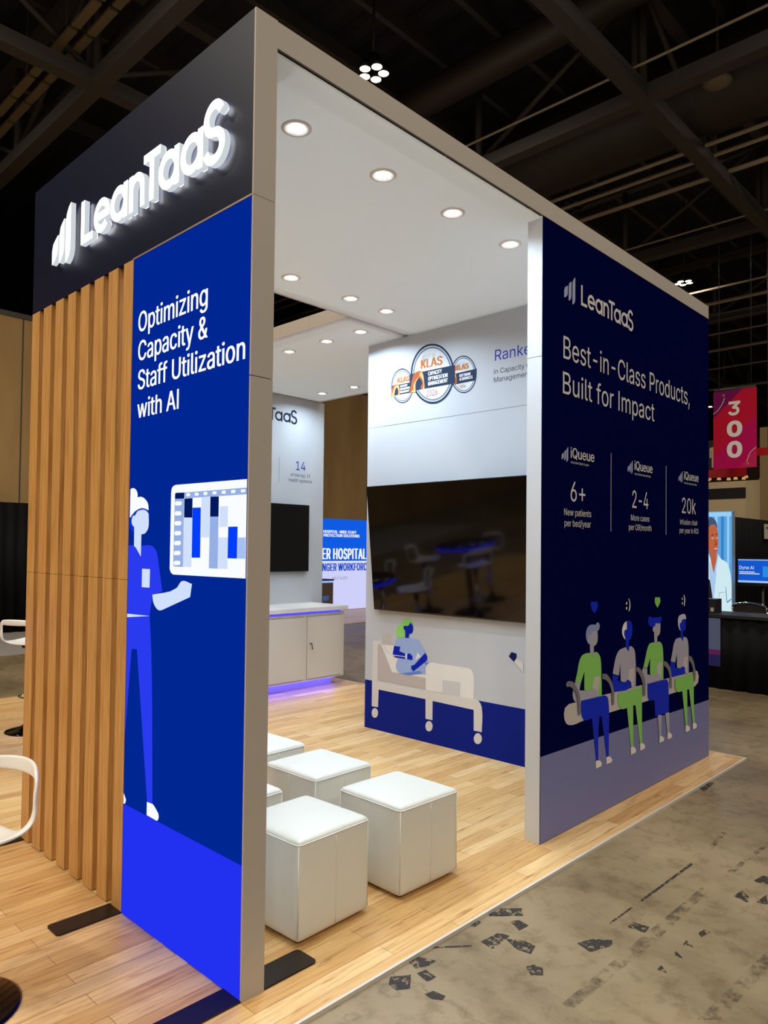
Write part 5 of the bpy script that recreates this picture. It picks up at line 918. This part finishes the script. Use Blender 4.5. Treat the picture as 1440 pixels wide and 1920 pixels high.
# ------------------------------------------------------------------ canopies
fc = thing('canopy', 'white front canopy spanning between the sign wall and the navy wall', 'canopy', (2.3, 1.06, 3.55))
MB().add([(.1026, .006, 3.546), (4.574, .006, 3.546), (4.574, 2.128, 3.546), (.1026, 2.128, 3.546)], [(0, 3, 2, 1)]).build('soffit_sheet', M_SOFFIT, fc, 'white ceiling sheet, made translucent for brightness')
MB().box(.1026, 4.574, 2.10, 2.128, 3.547, 3.655).box(4.54, 4.574, .006, 2.10, 3.547, 3.655).build('frame_rail', M_LAM, fc)
b = MB().box(.1046, 2.62, 0, .006, 3.5555, 3.66).box(2.622, 4.574, 0, .006, 3.5555, 3.66)
b.build('fascia', M_LAM, fc, 'off-white front edge of the canopy')
MB().box(.1046, 4.574, -.001, .006, 3.553, 3.556).build('edge_profile', M_SEAM, fc)
rc = thing('canopy', 'white rear canopy over the cabinet, beyond the open gap', 'canopy', (3.6, 3.5, 3.55))
MB().add([(2.520, 2.132, 3.546), (4.72, 2.132, 3.546), (4.72, 4.95, 3.546), (2.520, 4.95, 3.546)], [(0, 3, 2, 1)]).build('soffit_sheet', M_SOFFIT, rc, 'white ceiling sheet, made translucent for brightness')
MB().box(2.520, 4.72, 2.132, 2.16, 3.547, 3.655).box(2.520, 4.72, 4.92, 4.95, 3.547, 3.655).box(4.69, 4.72, 2.16, 4.92, 3.547, 3.655).build('frame_rail', M_LAM, rc)
MB().box(2.515, 2.520, 2.132, 2.62, 3.546, 3.66).box(2.515, 2.520, 2.622, 4.95, 3.546, 3.66).build('fascia', M_LAM, rc)

def downlight(x, y, label, tilt=0):
    t = thing('downlight', label, 'downlight', (x, y, 3.546), 'recessed canopy downlights')
    MB().lathe([(.070, 0), (.070, -.003), (.064, -.006), (.052, -.006), (.048, -.003), (.036, -.0015)], 28, c=(x, y, 3.546)).build('trim_ring', mat('downlight_ring', (250, 250, 252), .6), t)
    MB().lathe([(0, -.009), (.022, -.008), (.034, -.003)], 24, c=(x, y, 3.546)).build('lens', mat('downlight_lens', (250, 253, 255), .4, emit=22), t, 'glowing lens')
    l = bpy.data.lights.new('downlight_beam', 'AREA'); l.shape = 'DISK'; l.size = .09; l.energy = DOWN_W; l.color = DOWN_COL; l.spread = radians(160)
    o = bpy.data.objects.new('downlight_beam', l); COL.objects.link(o); o.parent = t; o.location = (0, 0, -.012)
for (x, y, lab) in [(.487, .345, 'front row downlight nearest the tall sign post'), (1.057, .345, 'front row downlight, second from the sign post'), (1.629, .345, 'front row downlight, third from the sign post'), (2.207, .345, 'front row downlight beside the top of the navy wall'),
        (1.638, 1.79, 'inner row downlight beside the dark opening in the canopy'), (2.22, 1.79, 'inner row downlight above the corner of the canopy opening'), (2.62, 1.79, 'inner row downlight nearest the badge wall'),
        (2.866, 3.317, 'rear canopy downlight farthest left, next to the sign post edge'), (2.872, 2.782, 'rear canopy middle downlight of the row along the gap'), (2.874, 2.342, 'rear canopy downlight nearest the badge wall'),
        (4.361, 4.514, 'rear canopy downlight above the portrait-side end of the rear wall'), (4.374, 3.963, 'rear canopy downlight nearest the canopy far corner')]:
    downlight(x, y, lab)

# ------------------------------------------------------------------ televisions
t = thing('television', 'large tilted black television under the award badges', 'television', (3.19, 1.44, 1.64))
TN = Vector((-.99456, 0, -.1042)); TU = Vector((-.1042, 0, .99456))
def FT(a, b, d):
    p = Vector((3.17, 0, 1.093)) + TU*b + TN*d; return (p.x, -a, p.z)
rect = lambda a0, a1, b0, b1: [(a0, b0), (a1, b0), (a1, b1), (a0, b1)]
MB().prism(rect(-2.424, -.47, 0, 1.112), FT, -.036, -.002).build('casing', M_BLACK, t)
MB().prism(rect(-2.418, -.476, .012, 1.106), FT, -.002, .0).build('screen', M_SCREEN, t, 'black glossy screen')
b = MB()
for (a0, a1, b0, b1) in ((-2.424, -.47, 1.106, 1.112), (-2.424, -.47, 0, .012), (-2.424, -2.418, .012, 1.106), (-.476, -.47, .012, 1.106)): b.prism(rect(a0, a1, b0, b1), FT, -.002, .002)
b.build('bezel', mat('bezel_black', (26, 24, 24), .3), t)
MB().box(3.15, 3.2120, 1.0, 1.9, 1.78, 1.98).build('wall_bracket', M_BLACK, t)
t = thing('television', 'black television on the rear wall above the cabinet', 'television', (3.75, 4.92, 1.76))
MB().box(3.0, 4.505, 4.893, 4.93, 1.345, 2.185).build('casing', M_BLACK, t)
MB().box(3.006, 4.499, 4.891, 4.893, 1.357, 2.179).build('screen', M_SCREEN, t, 'black glossy screen')
MB().box(3.4, 4.1, 4.93, 4.9499, 1.55, 1.95).build('wall_bracket', M_BLACK, t)

# ------------------------------------------------------------------ cabinet
M_CAB = mat('cabinet_grey_white', (206, 202, 196), .45)
t = thing('cabinet', 'low white two-door cabinet with blue light strips below the rear television', 'cabinet', (3.66, 4.62, 0))
MB().box(2.75, 4.575, 4.30, 4.945, .095, .872).build('body', M_CAB, t)
MB().box(2.72, 4.61, 4.265, 4.948, .90, .945).build('countertop', mat('countertop_white', (222, 222, 220), .3), t)
MB().box(2.79, 4.54, 4.335, 4.93, .872, .90).build('light_gap', M_CAB, t)
MB().box(2.79, 4.54, 4.325, 4.335, .876, .888).box(4.54, 4.548, 4.335, 4.93, .876, .888).build('light_strip', M_BLUELED, t, 'blue light strip under the top')
MB().box(2.82, 4.47, 4.40, 4.90, 0, .095).build('toe_kick', M_CAB, t)
MB().box(2.82, 4.47, 4.33, 4.37, .086, .0945).build('light_strip', M_KICKLED, t, 'blue light strip at the base')
for (x0, x1) in ((2.80, 3.33), (3.385, 3.925), (3.985, 4.525)):
    MB().box(x0-.004, x1+.004, 4.2992, 4.30, .116, .842).build('door_gap', M_SEAM, t)
    d_ = MB().box(x0, x1, 4.288, 4.2992, .12, .838).build('door', M_CAB, t)
    if x0 > 3.9:
        b = MB(); n = len(b.v)
        b.tube([(4.02, 4.288, .53), (4.02, 4.272, .53)], .012, 14); b.build('lock', M_CHROME, d_, 'metal lock')
        MB().box(4.0185, 4.0215, 4.245, 4.275, .522, .538).tube([(4.02, 4.252, .53), (4.025, 4.25, .50), (4.03, 4.25, .462)], [.006, .005, .008], 8).build('key', mat('key_brass', (120, 96, 60), .3, .9), d_, 'hanging key')

# ------------------------------------------------------------------ ottomans
def ottoman(x, y, rz, label):
    t = thing('ottoman', label, 'ottoman', (x, y, 0), 'white cube ottomans')
    hx = .214; H = .43
    vs, fs = rbox(hx, hx, H/2-.006, .022, 12, .006, .012)
    MB().add([(p.x, p.y, p.z+H/2+.006) for p in vs], fs, 0, True).build('upholstered_body', M_LEATHER, None).parent = t
    b = MB(); rr = .025; e = hx+.0005; loop = []
    for (cx, cy, a0) in ((e-rr, e-rr, 0), (-e+rr, e-rr, 90), (-e+rr, -e+rr, 180), (e-rr, -e+rr, 270)):
        loop += [(cx+rr*cos(radians(a0+k*18)), cy+rr*sin(radians(a0+k*18)), H-.018) for k in range(6)]
    b.tube(loop, .0032, 8, closed=True); b.build('top_piping', M_PIPING, None).parent = t
    for (sx, sy) in ((1, 1), (-1, 1), (-1, -1), (1, -1)):
        q = (hx-.006)
        MB().tube([(sx*q, sy*q, H-.02), (sx*q, sy*q, .03)], .0028, 6).build('corner_piping', M_PIPING, None).parent = t
    for (ax, s) in (('y', -1), ('y', 1), ('x', -1), ('x', 1)):
        pts = [(.0, s*(hx+.0055*(1-((z-.215)/.215)**2)+.0002), z) if ax == 'y' else (s*(hx+.0055*(1-((z-.215)/.215)**2)+.0002), .0, z) for z in [.03+.0375*k for k in range(11)]]
        b = MB().tube(pts, .0028, 6); b.build('side_seam', M_PIPING, None).parent = t
    for (sx, sy) in ((1, 1), (-1, 1), (-1, -1), (1, -1)): MB().lathe([(.016, 0), (.016, .012)], 12, c=(sx*.17, sy*.17, 0)).build('glide_foot', M_BLACK, None).parent = t
    t.rotation_euler = (0, 0, rz); return t
o1 = ottoman(.585, .352, radians(1.5), 'white cube ottoman nearest the sign post, front row')
for (x, y, rz, lab) in [(1.192, .318, -1.0, 'white cube ottoman in the front row toward the navy wall'), (1.19, .93, .5, 'white cube ottoman in the second row behind the one by the navy wall'),
        (.548, .925, 0, 'white cube ottoman mostly hidden behind the sign post, second row'), (1.188, 1.505, 1.0, 'white cube ottoman farthest back, its corner showing by the sign post')]:
    dup(o1, (x, y, 0), radians(rz), lab)

# ------------------------------------------------------------------ stools and tables
def stool(label, seat_z, loc, rz):
    t = thing('bar_stool', label, 'stool', (0, 0, 0), 'white bar stools')
    prof = [(.205, -.012, .15), (.20, .006, .165), (.15, .006, .19), (.05, -.004, .205), (-.06, -.004, .21), (-.14, .012, .212), (-.188, .05, .212), (-.210, .095, .212), (-.222, .138, .212), (-.232, .18, .208), (-.238, .216, .196), (-.24, .236, .16)]
    N = 10; vs = []; fs = []
    for i, (px, pz, hw) in enumerate(prof):
        for k in range(N+1):
            s = -1+2*k/N
            back = max(0, min(1, (i-4)/4))
            vs.append((px+.075*back*s*s*(1 if i < 11 else .8), s*hw, pz+.028*(1-back)*abs(s)**3-.012*back*s*s*(i >= 10)))
    for i in range(len(prof)-1):
        for k in range(N):
            if 5 <= i <= 8 and 1 <= k <= N-2: continue
            a = i*(N+1)+k; fs.append((a, a+1, a+N+2, a+N+1))
    o = MB().add([(x, y, z+seat_z) for x, y, z in vs], fs, 0, True).build('seat_shell', M_PLASTIC, None); o.parent = t
    m = o.modifiers.new('thickness', 'SOLIDIFY'); m.thickness = .016; m.offset = 0
    m = o.modifiers.new('smooth', 'SUBSURF'); m.levels = 2; m.render_levels = 2
    MB().lathe([(.085, -.03), (.09, -.012)], 20, c=(0, 0, seat_z)).lathe([(.03, -.03), (.03, -.12)], 16, c=(0, 0, seat_z)).build('seat_plate', M_BLACK, None).parent = t
    MB().lathe([(.028, .06), (.028, .42), (.018, .425), (.018, seat_z-.03)], 18).build('column', M_CHROME, None).parent = t
    b = MB(); b.tube([(.04+.125*cos(2*pi*k/28), .125*sin(2*pi*k/28), .30) for k in range(28)], .010, 8, closed=True); b.tube([(-.03, 0, .30), (-.085, 0, .30)], .010, 8); b.lathe([(.04, .27), (.04, .33)], 16)
    b.build('foot_ring', M_CHROME, None).parent = t
    MB().lathe([(.21, 0), (.212, .006), (.20, .012), (.14, .024), (.085, .042), (.05, .068), (.034, .10), (.032, .13)], 40).build('trumpet_base', M_BLKCHROME, None).parent = t
    t.location = loc; t.rotation_euler = (0, 0, rz); return t
STOOL_Z = .60
stool('white bar stool cut by the left edge, in front of the oak slats', STOOL_Z, (-.74, .66, 0), radians(192))
s2 = stool('white bar stool far behind the slatted wall, at the left edge', .765, (.96, 4.5, 0), radians(32))
for (x, y, rz, lab) in [(-.22, 4.72, 250, 'white bar stool mirrored in the large screen, left of the blue-rimmed table'), (-1.04, 4.17, 10, 'white bar stool mirrored in the large screen, right of the blue-rimmed table'),
        (.02, 3.62, 125, 'white bar stool mirrored in the large screen, in front of the blue-rimmed table'), (1.33, 3.55, 40, 'white bar stool mirrored at the lower left of the large screen')]:
    dup(s2, (x, y, 0), radians(rz), lab)
def table(label):
    t = thing('bar_table', label, 'table', (0, 0, 0), 'round bar tables with blue rims')
    MB().lathe([(.40, .985), (.415, .99), (.415, 1.005), (0, 1.006)], 48).build('tabletop', mat('table_black', (20, 20, 26), .2), None).parent = t
    MB().lathe([(.40, .955), (.412, .955), (.412, .985), (.40, .985)], 48).build('light_rim', M_BLUELED, None, 'glowing blue rim').parent = t
    MB().lathe([(.04, .02), (.04, .96)], 20).build('column', M_STEEL, None).parent = t
    MB().lathe([(.27, 0), (.27, .012), (.05, .03)], 40).build('base', M_STEEL, None).parent = t
    return t
tb = table('round bar table with blue rim, mirrored in the middle of the large screen'); tb.location = (-.38, 4.05, 0)
dup(tb, (1.86, 3.92, 0), 0, 'round bar table with blue rim, mirrored at the left side of the large screen')

# ------------------------------------------------------------------ far side of the hall, behind the gap
def drape(name, label, pts, h, m, group=None, amp=.035, step=.045, tilt=0):
    """pleated cloth along a line of points"""
    vs = []; fs = []; P = [Vector((a, c, 0)) for a, c in pts]; k = 0; R = random.Random(len(label))
    s = 0; ph = 0
    for A, B in zip(P[:-1], P[1:]):
        L = (B-A).length; n = max(2, int(L/step)); d = (B-A)/L; nn = Vector((-d.y, d.x, 0))
        for i in range(n+1):
            ph += .9+R.random()*.7; o = amp*sin(ph)
            p = A+d*(L*i/n)+nn*o; q = A+d*(L*i/n)+nn*o*.5
            vs += [(p.x, p.y, -.015), (q.x, q.y, h)]
    for i in range(len(vs)//2-1): fs.append((2*i, 2*i+2, 2*i+3, 2*i+1))
    o = MB().add(vs, fs, 0, True).build(name, m); md = o.modifiers.new('thickness', 'SOLIDIFY'); md.thickness = .004
    return o
tag(drape('pipe_drape', '', [(-6, 12.35), (8.4, 12.35)], 2.44, M_DRAPE), 'black pleated drape along the tan partition at the left edge', 'drape')
tag(MB().box(-8, 6.2, 9.35, 12.3, -.0155, -.02).build('carpet', mat('grey_carpet', (150, 146, 142), .9)), 'pale grey carpet in front of the left black drape', 'carpet')
tag(MB().box(9.42, 15, 9.37, 12.3, -.0155, 0).build('raised_floor', M_FLOOR), 'wood-plank floor patch in front of the blue backlit hospital display', 'floor platform')
t = thing('backlit_display', 'blue and white backlit hospital display seen through the booth gap', 'display', (11.8, 12.06, 0))
MB().box(9.6, 14.2, 12.02, 12.12, 0, 2.415).build('frame', M_ALU, t)
MB().box(9.61, 14.19, 12.0, 12.02, 1.29, 2.41, 0).box(9.61, 14.19, 12.0, 12.02, .01, 1.29, 1).build('backlit_fabric', [mat('display_blue', (14, 92, 226), .5, emit=1.0), mat('display_lavender', (206, 208, 250), .5, emit=1.0)], t)
fr = FY(12.0); b = MB()
write(b, fr, .002, [T('HOSPITAL-WIDE STAFF', 11.115, 2.035, .076, 1.195, smear=.006), T('PROTECTION SOLUTIONS', 11.117, 1.938, .076, 1.31, smear=.006), T('ER HOSPITAL', 11.086, 1.35, .285, 1.60, smear=.016, space=46)], 0)
b.flat(rect(9.61, 14.19, 1.275, 1.30), fr, .002, 0)
write(b, fr, .002, [T('NGER WORKFORC', 11.096, 1.04, .20, 1.62, smear=.012, space=40)], 1)
write(b, fr, .002, [T('HELP ALERT', 11.45, .81, .075, .556)], 2)
b.build('display_lettering', [ink('display_white', (250, 252, 255), 1.0), ink('display_royal', (14, 72, 196), 1.0), ink('display_grey', (120, 120, 140), 1.0)], t)
t = thing('reception_counter', 'brown-grey counter with a lit blue edge in front of the blue display', 'counter', (9.9, 11.3, 0))
MB().box(9.5, 10.558, 11.0, 11.5, 0, .80).build('body', mat('counter_taupe', (96, 82, 74), .5), t)
MB().box(9.48, 10.57, 10.98, 11.52, .845, .885).build('countertop', mat('counter_top', (70, 62, 58), .4), t)
MB().box(9.5, 10.558, 10.995, 11.5, .80, .845).build('light_band', mat('counter_light', (120, 170, 255), .5, emit=1.4), t, 'lit pale blue band')
b = MB(); write(b, FY(11.0), .002, [T('HELP ALERT', 9.6, .365, .11, .82, smear=.006)]); b.build('counter_lettering', ink('counter_blue', (70, 140, 235), .6), t)

# ------------------------------------------------------------------ right side of the hall
tag(drape('pipe_drape', 'r', [(10.6, 3.42), (27, 3.42)], 2.44, M_DRAPE), 'tall black pleated drape behind the small blue monitor at right', 'drape')
t = thing('skirted_table', 'black skirted counter at the right edge beyond the navy wall', 'table', (8.05, .4, 0))
MB().box(7.72, 8.36, -1.2, 1.75, .85, .885).build('tabletop', mat('table_cloth_black', (16, 15, 16), .6), t)
o = drape('table_skirt', 'sk', [(8.34, 1.73), (7.75, 1.73), (7.75, -1.18), (8.34, -1.18)], .855, M_DRAPE, amp=.02, step=.04); o.parent = t; o.matrix_parent_inverse = wm(t).inverted()
b = MB(); b.box(7.715, 7.722, .985, 1.13, .46, .84, 0).box(7.715, 7.722, .985, 1.13, .40, .46, 1).box(7.715, 7.722, .985, 1.13, .26, .40, 2)
mm = ragged('runner_pattern', (96, 110, 150), .2, .9, 60); mm.node_tree.nodes['Principled BSDF'].inputs['Alpha'].default_value = 1
for l in [l for l in mm.node_tree.links if l.to_socket.name == 'Alpha']: mm.node_tree.links.remove(l)
b.build('table_runner', [mm, mat('runner_magenta', (120, 20, 110), .6), mat('runner_violet', (34, 26, 110), .6)], t, 'patterned runner hanging on the skirt')
t = thing('display_box', 'small black box with a pale label standing on the skirted counter', 'box', (8.0, 1.2, .885))
MB().box(7.9, 8.1, 1.10, 1.42, .886, 1.06).build('carton', M_BLACK, t)
MB().box(7.899, 7.9, 1.125, 1.165, .905, .955).build('label_sticker', mat('sticker_cream', (190, 176, 150), .6), t)
t = thing('backlit_display', 'backlit portrait display of a smiling person in a white coat', 'display', (9.06, 1.8, 0))
MB().box(9.004, 9.12, 1.268, 2.32, -.015, 2.212).build('frame', mat('display_edge', (150, 180, 210), .4, .3), t)
MB().box(9.0, 9.004, 1.274, 2.315, .0, 2.206).build('backlit_fabric', mat('portrait_backdrop', (92, 164, 222), .5, emit=1.0), t)
fr = FX(9.0); b = MB(); R = random.Random(3)
for k in range(13):
    a = -2.30+.08*k; b.flat([(a, .02), (a+.03, .02), (a+.035+.006*(k % 3), 2.19), (a+.008, 2.19)], fr, .0006, k % 2)
b.flat(rect(-2.312, -1.278, 2.14, 2.20), fr, .0008, 0)
b.build('printed_curtain', [ink('curtain_light', (150, 206, 244), 1.0), ink('curtain_deep', (58, 128, 198), 1.0)], t)
PAL_P = dict(hair=(70, 82, 110), skin=(186, 96, 60), skind=(140, 62, 40), coat=(206, 232, 240), shirt=(164, 200, 236), brow=(40, 26, 24), eyew=(236, 236, 236), lip=(190, 60, 70), coatline=(110, 150, 190))
print_figs('printed_portrait', PORTRAIT, fr, .0012, PAL_P, t, 1.0, .0004)
t = thing('monitor', 'small blue-screened monitor in front of the right black drape', 'monitor', (9.5, 1.05, 1.2))
MB().box(9.504, 9.55, .745, 1.372, 1.175, 1.56).build('casing', M_BLACK, t)
MB().box(9.5, 9.504, .765, 1.352, 1.222, 1.548).build('screen', mat('monitor_blue', (22, 92, 214), .3, emit=.9), t, 'lit blue screen')
fr = FX(9.5); b = MB()
write(b, fr, .002, [T('Dyna AI', -1.335, 1.41, .045, .19), ], 0)
b.flat(rect(-1.335, -1.13, 1.365, 1.375), fr, .002, 0); b.flat(rect(-1.335, -1.07, 1.342, 1.352), fr, .002, 0)
b.flat(rect(-1.352, -.765, 1.222, 1.25), fr, .002, 1); b.flat(rect(-1.352, -.765, 1.535, 1.548), fr, .002, 1)
b.flat(rect(-1.03, -.80, 1.305, 1.455), fr, .0015, 2)
b.build('screen_lettering', [ink('monitor_white', (240, 246, 255), 1.0), ink('monitor_pale', (160, 196, 250), 1.0), ink('monitor_sky', (40, 140, 226), 1.0)], t)
MB().tube([(9.56, 1.05, .02), (9.56, 1.05, 1.2)], .025, 12).lathe([(.25, 0), (.25, .012), (.03, .03)], 28, c=(9.56, 1.05, -.015)).build('stand', M_BLACK, t)
t = thing('booth_sign', 'small white sign pinned on the tall black drape at right', 'sign', (17.5, 3.37, 2.1))
MB().box(17.62, 18.25, 3.345, 3.36, 1.98, 2.34).build('card', mat('card_white', (214, 204, 186), .7), t)
MB().box(17.74, 18.1, 3.342, 3.345, 2.225, 2.27).build('printed_line', M_SEAM, t)
t = thing('folding_chair', 'black folding chair with chrome frame behind the skirted counter', 'chair', (8.75, .95, 0), None)
P = [(8.85, .72+.46*0, .0)]
b = MB()
for y in (.74, 1.16): b.tube([(8.98, y, -.02), (8.66, y, .93)], .012, 8); b.tube([(8.56, y, -.02), (8.95, y, .47)], .012, 8)
b.tube([(8.66, .74, .93)]+[(8.655-.0*k, .95-.21*cos(pi*k/8), .93+.06*sin(pi*k/8)) for k in range(1, 8)]+[(8.66, 1.16, .93)], .012, 8)
b.build('frame', M_CHROME, t)
b = MB(); b.box(8.672, 8.69, .755, 1.145, .70, .955); b.build('backrest', mat('chair_black_vinyl', (52, 42, 38), .4), t)
MB().box(8.5, 8.92, .76, 1.14, .44, .48).build('seat', mat('chair_black_vinyl', (52, 42, 38), .4), t)
t = thing('office_chair', 'grey chair back cut off by the right photo edge behind the counter', 'chair', (8.7, .3, 0))
vs, fs = rbox(.22, .24, .035, .03, 5); MB().add([(p.x+8.7, p.y+.42, p.z+.93) for p in vs], fs, 0, True).build('armrest', mat('chair_grey', (120, 120, 124), .5), t)
MB().tube([(8.72, .42, .05), (8.72, .42, .92)], .03, 12).lathe([(.26, 0), (.26, .02), (.03, .06)], 24, c=(8.72, .42, -.015)).build('pedestal', M_CHROME, t)

# hanging banner
t = thing('hanging_banner', 'pink and purple hanging banner with the number 300', 'banner', (15, 3.18, 5.1))
MB().box(15.0, 15.025, 2.745, 3.614, 3.449, 5.142).build('cloth', mat('banner_pink', (206, 0, 84), .7), t)
fr = FX(15.0); b = MB()
b.flat([(-3.614, 5.142), (-3.02, 5.142), (-3.614, 4.567)], fr, .003, 0)
b.flat([(-3.02, 5.142), (-2.745, 5.142), (-2.745, 4.523), (-2.93, 4.39), (-3.614, 3.73), (-3.614, 4.567)], fr, .003, 1)
b.flat([(-2.745, 4.523), (-2.745, 3.86), (-3.10, 3.449), (-3.614, 3.449), (-3.614, 3.73), (-2.93, 4.39)], fr, .003, 2)
b.build('printed_colour_bands', [ink('banner_plum', (122, 10, 92)), ink('banner_red', (206, 12, 54)), ink('banner_magenta', (200, 4, 96))], t)
b = MB(); write(b, fr, .006, [T('0', -3.333, 4.15, .30, .31, bold=-38), T('0', -3.333, 3.70, .31, .31, bold=-38)], 0)
for k, pth in enumerate(([(.06, .88), (.88, .88)], [(.77, .88), (.40, .53)], arc(.42, .32, .31, .235, 108, -168, 20))): letter_mesh(b, [pth], .20, lambda p, q: (-3.315+p*.285, 4.59+q*.31), fr, .006+.001*k, .006+.001*k, 0)
for (P, w) in ([[(-3.614, 4.66), (-3.52, 4.73), (-3.449, 4.825), (-3.40, 4.92), (-3.382, 4.99)], .014], [[(-2.745, 3.867), (-2.80, 3.83), (-2.858, 3.771), (-2.90, 3.69), (-2.931, 3.579)], .014]):
    A, B, c = stroke(P, w)
    for i in range(len(A)-1): b.flat([A[i], A[i+1], B[i+1], B[i]], fr, .006, 1)
for (cx, cz) in ((-3.40, 5.047), (-2.918, 3.535)):
    for k in range(6):
        a = pi*k/3; b.flat([(cx+.006*cos(a+1.57), cz+.006*sin(a+1.57)), (cx+.04*cos(a), cz+.04*sin(a)), (cx-.006*cos(a+1.57), cz-.006*sin(a+1.57))], fr, .006, 2)
b.build('banner_lettering', [ink('banner_white', (244, 240, 236)), ink('banner_line', (236, 196, 206)), ink('banner_gold', (232, 176, 110))], t)
b = MB(); b.tube([(15.01, 2.76, 5.17), (15.01, 3.60, 5.17)], .02, 8)
for y in (2.85, 3.5): b.tube([(15.01, y, 5.17), (15.01, y, 11.02)], .006, 6)
b.tube([(15.01, 2.76, 5.15), (15.01, 3.6, 5.15)], .012, 6); b.build('hanging_rod', M_TRUSS, t)
t = thing('washroom_sign', 'black washroom sign with a white figure beside the pink banner', 'sign', (15.6, 3.9, 3.8))
MB().box(15.6, 15.66, 3.2, 4.6, 3.33, 3.52, 0).box(15.6, 15.66, 2.56, 3.2, 3.76, 3.92, 0).box(15.62, 15.66, 3.15, 3.25, 3.33, 3.92, 0).build('red_board', mat('sign_red', (196, 10, 14), .6), t)
MB().box(15.58, 15.6, 3.62, 4.4, 3.52, 4.18).build('black_board', mat('sign_black', (24, 22, 20), .6), t)
fr = FX(15.58); b = MB()
cx = -3.60-.17
b.flat([(cx+.085*cos(k*pi/8)*.55, 4.09+.055*sin(k*pi/8)) for k in range(16)], fr, .003)
b.flat([(cx-.1, 4.02), (cx+.06, 4.02), (cx+.09, 3.99), (cx+.09, 3.78), (cx+.055, 3.78), (cx+.055, 3.95), (cx+.045, 3.95), (cx+.045, 3.56), (cx-.015, 3.56), (cx-.015, 3.77), (cx-.025, 3.77), (cx-.025, 3.56), (cx-.085, 3.56), (cx-.085, 3.95), (cx-.095, 3.95), (cx-.095, 3.78), (cx-.13, 3.78), (cx-.13, 3.99)], fr, .003)
b.build('figure_symbol', ink('symbol_cream', (222, 208, 176)), t)
for y in (2.4, 4.3): pass
MB().tube([(15.63, 2.7, 3.9), (15.63, 2.7, 11.02)], .008, 6).tube([(15.63, 4.5, 3.5), (15.63, 4.5, 11.02)], .008, 6).build('hanging_wire', M_TRUSS, t)

# balcony with small lamps standing in for its clutter
M_BEIGE = mat('beige_wall', (226, 204, 160), .7)
t = thing('balcony', 'beige balcony with a dark slot, beyond the pink banner', 'balcony', (24.5, 9, 2.3))
MB().box(24, 26, 5.16, 13.1, -.016, 4.0).build('parapet', M_BEIGE, t)
MB().box(23.985, 24, 5.75, 13.1, 3.42, 3.78).build('dark_slot', M_BLACK, t)
t = thing('handrail', 'thin dark handrail along the top of the beige balcony', 'handrail', (24.1, 9, 4.0))
b = MB().tube([(24.1, 5.2, 4.5), (24.1, 13.1, 4.5)], .025, 8)
for k in range(5): b.tube([(24.1, 5.25+1.6*k, 4.0), (24.1, 5.25+1.6*k, 4.5)], .02, 8)
b.build('rails', M_BLACK, t)
struct(MB().box(23.4, 24.2, 3.6, 5.15, -.016, 5.6).build('wall_far', mat('pier_tan', (150, 126, 84), .7)))
struct(MB().box(30, 30.2, 2, 13.1, -.016, 6.2).build('wall_east', mat('brown_wall', (74, 52, 38), .8)))
R = random.Random(5); proto = None
for k in range(13):
    y = 5.4+.24*k+.03*R.random(); x = 24.5+.9*R.random()
    lab = 'small lamp standing in for balcony clutter, number %s from the right edge' % ['one', 'two', 'three', 'four', 'five', 'six', 'seven', 'eight', 'nine', 'ten', 'eleven', 'twelve', 'thirteen'][k]
    if proto is None:
        proto = thing('balcony_lamp', lab, 'lamp', (x, y, 4.0), 'small lamps on the balcony')
        MB().lathe([(.05, 0), (.012, .03), (.012, .16)], 12).build('lamp_base', M_BLACK, None).parent = proto
        MB().lathe([(.07, .14), (.05, .22)], 14).build('lamp_shade', mat('balcony_shade', (255, 196, 120), .5, emit=.55), None).parent = proto
    else: dup(proto, (x, y, 4.0 + .05*R.random()*0), 0, lab)
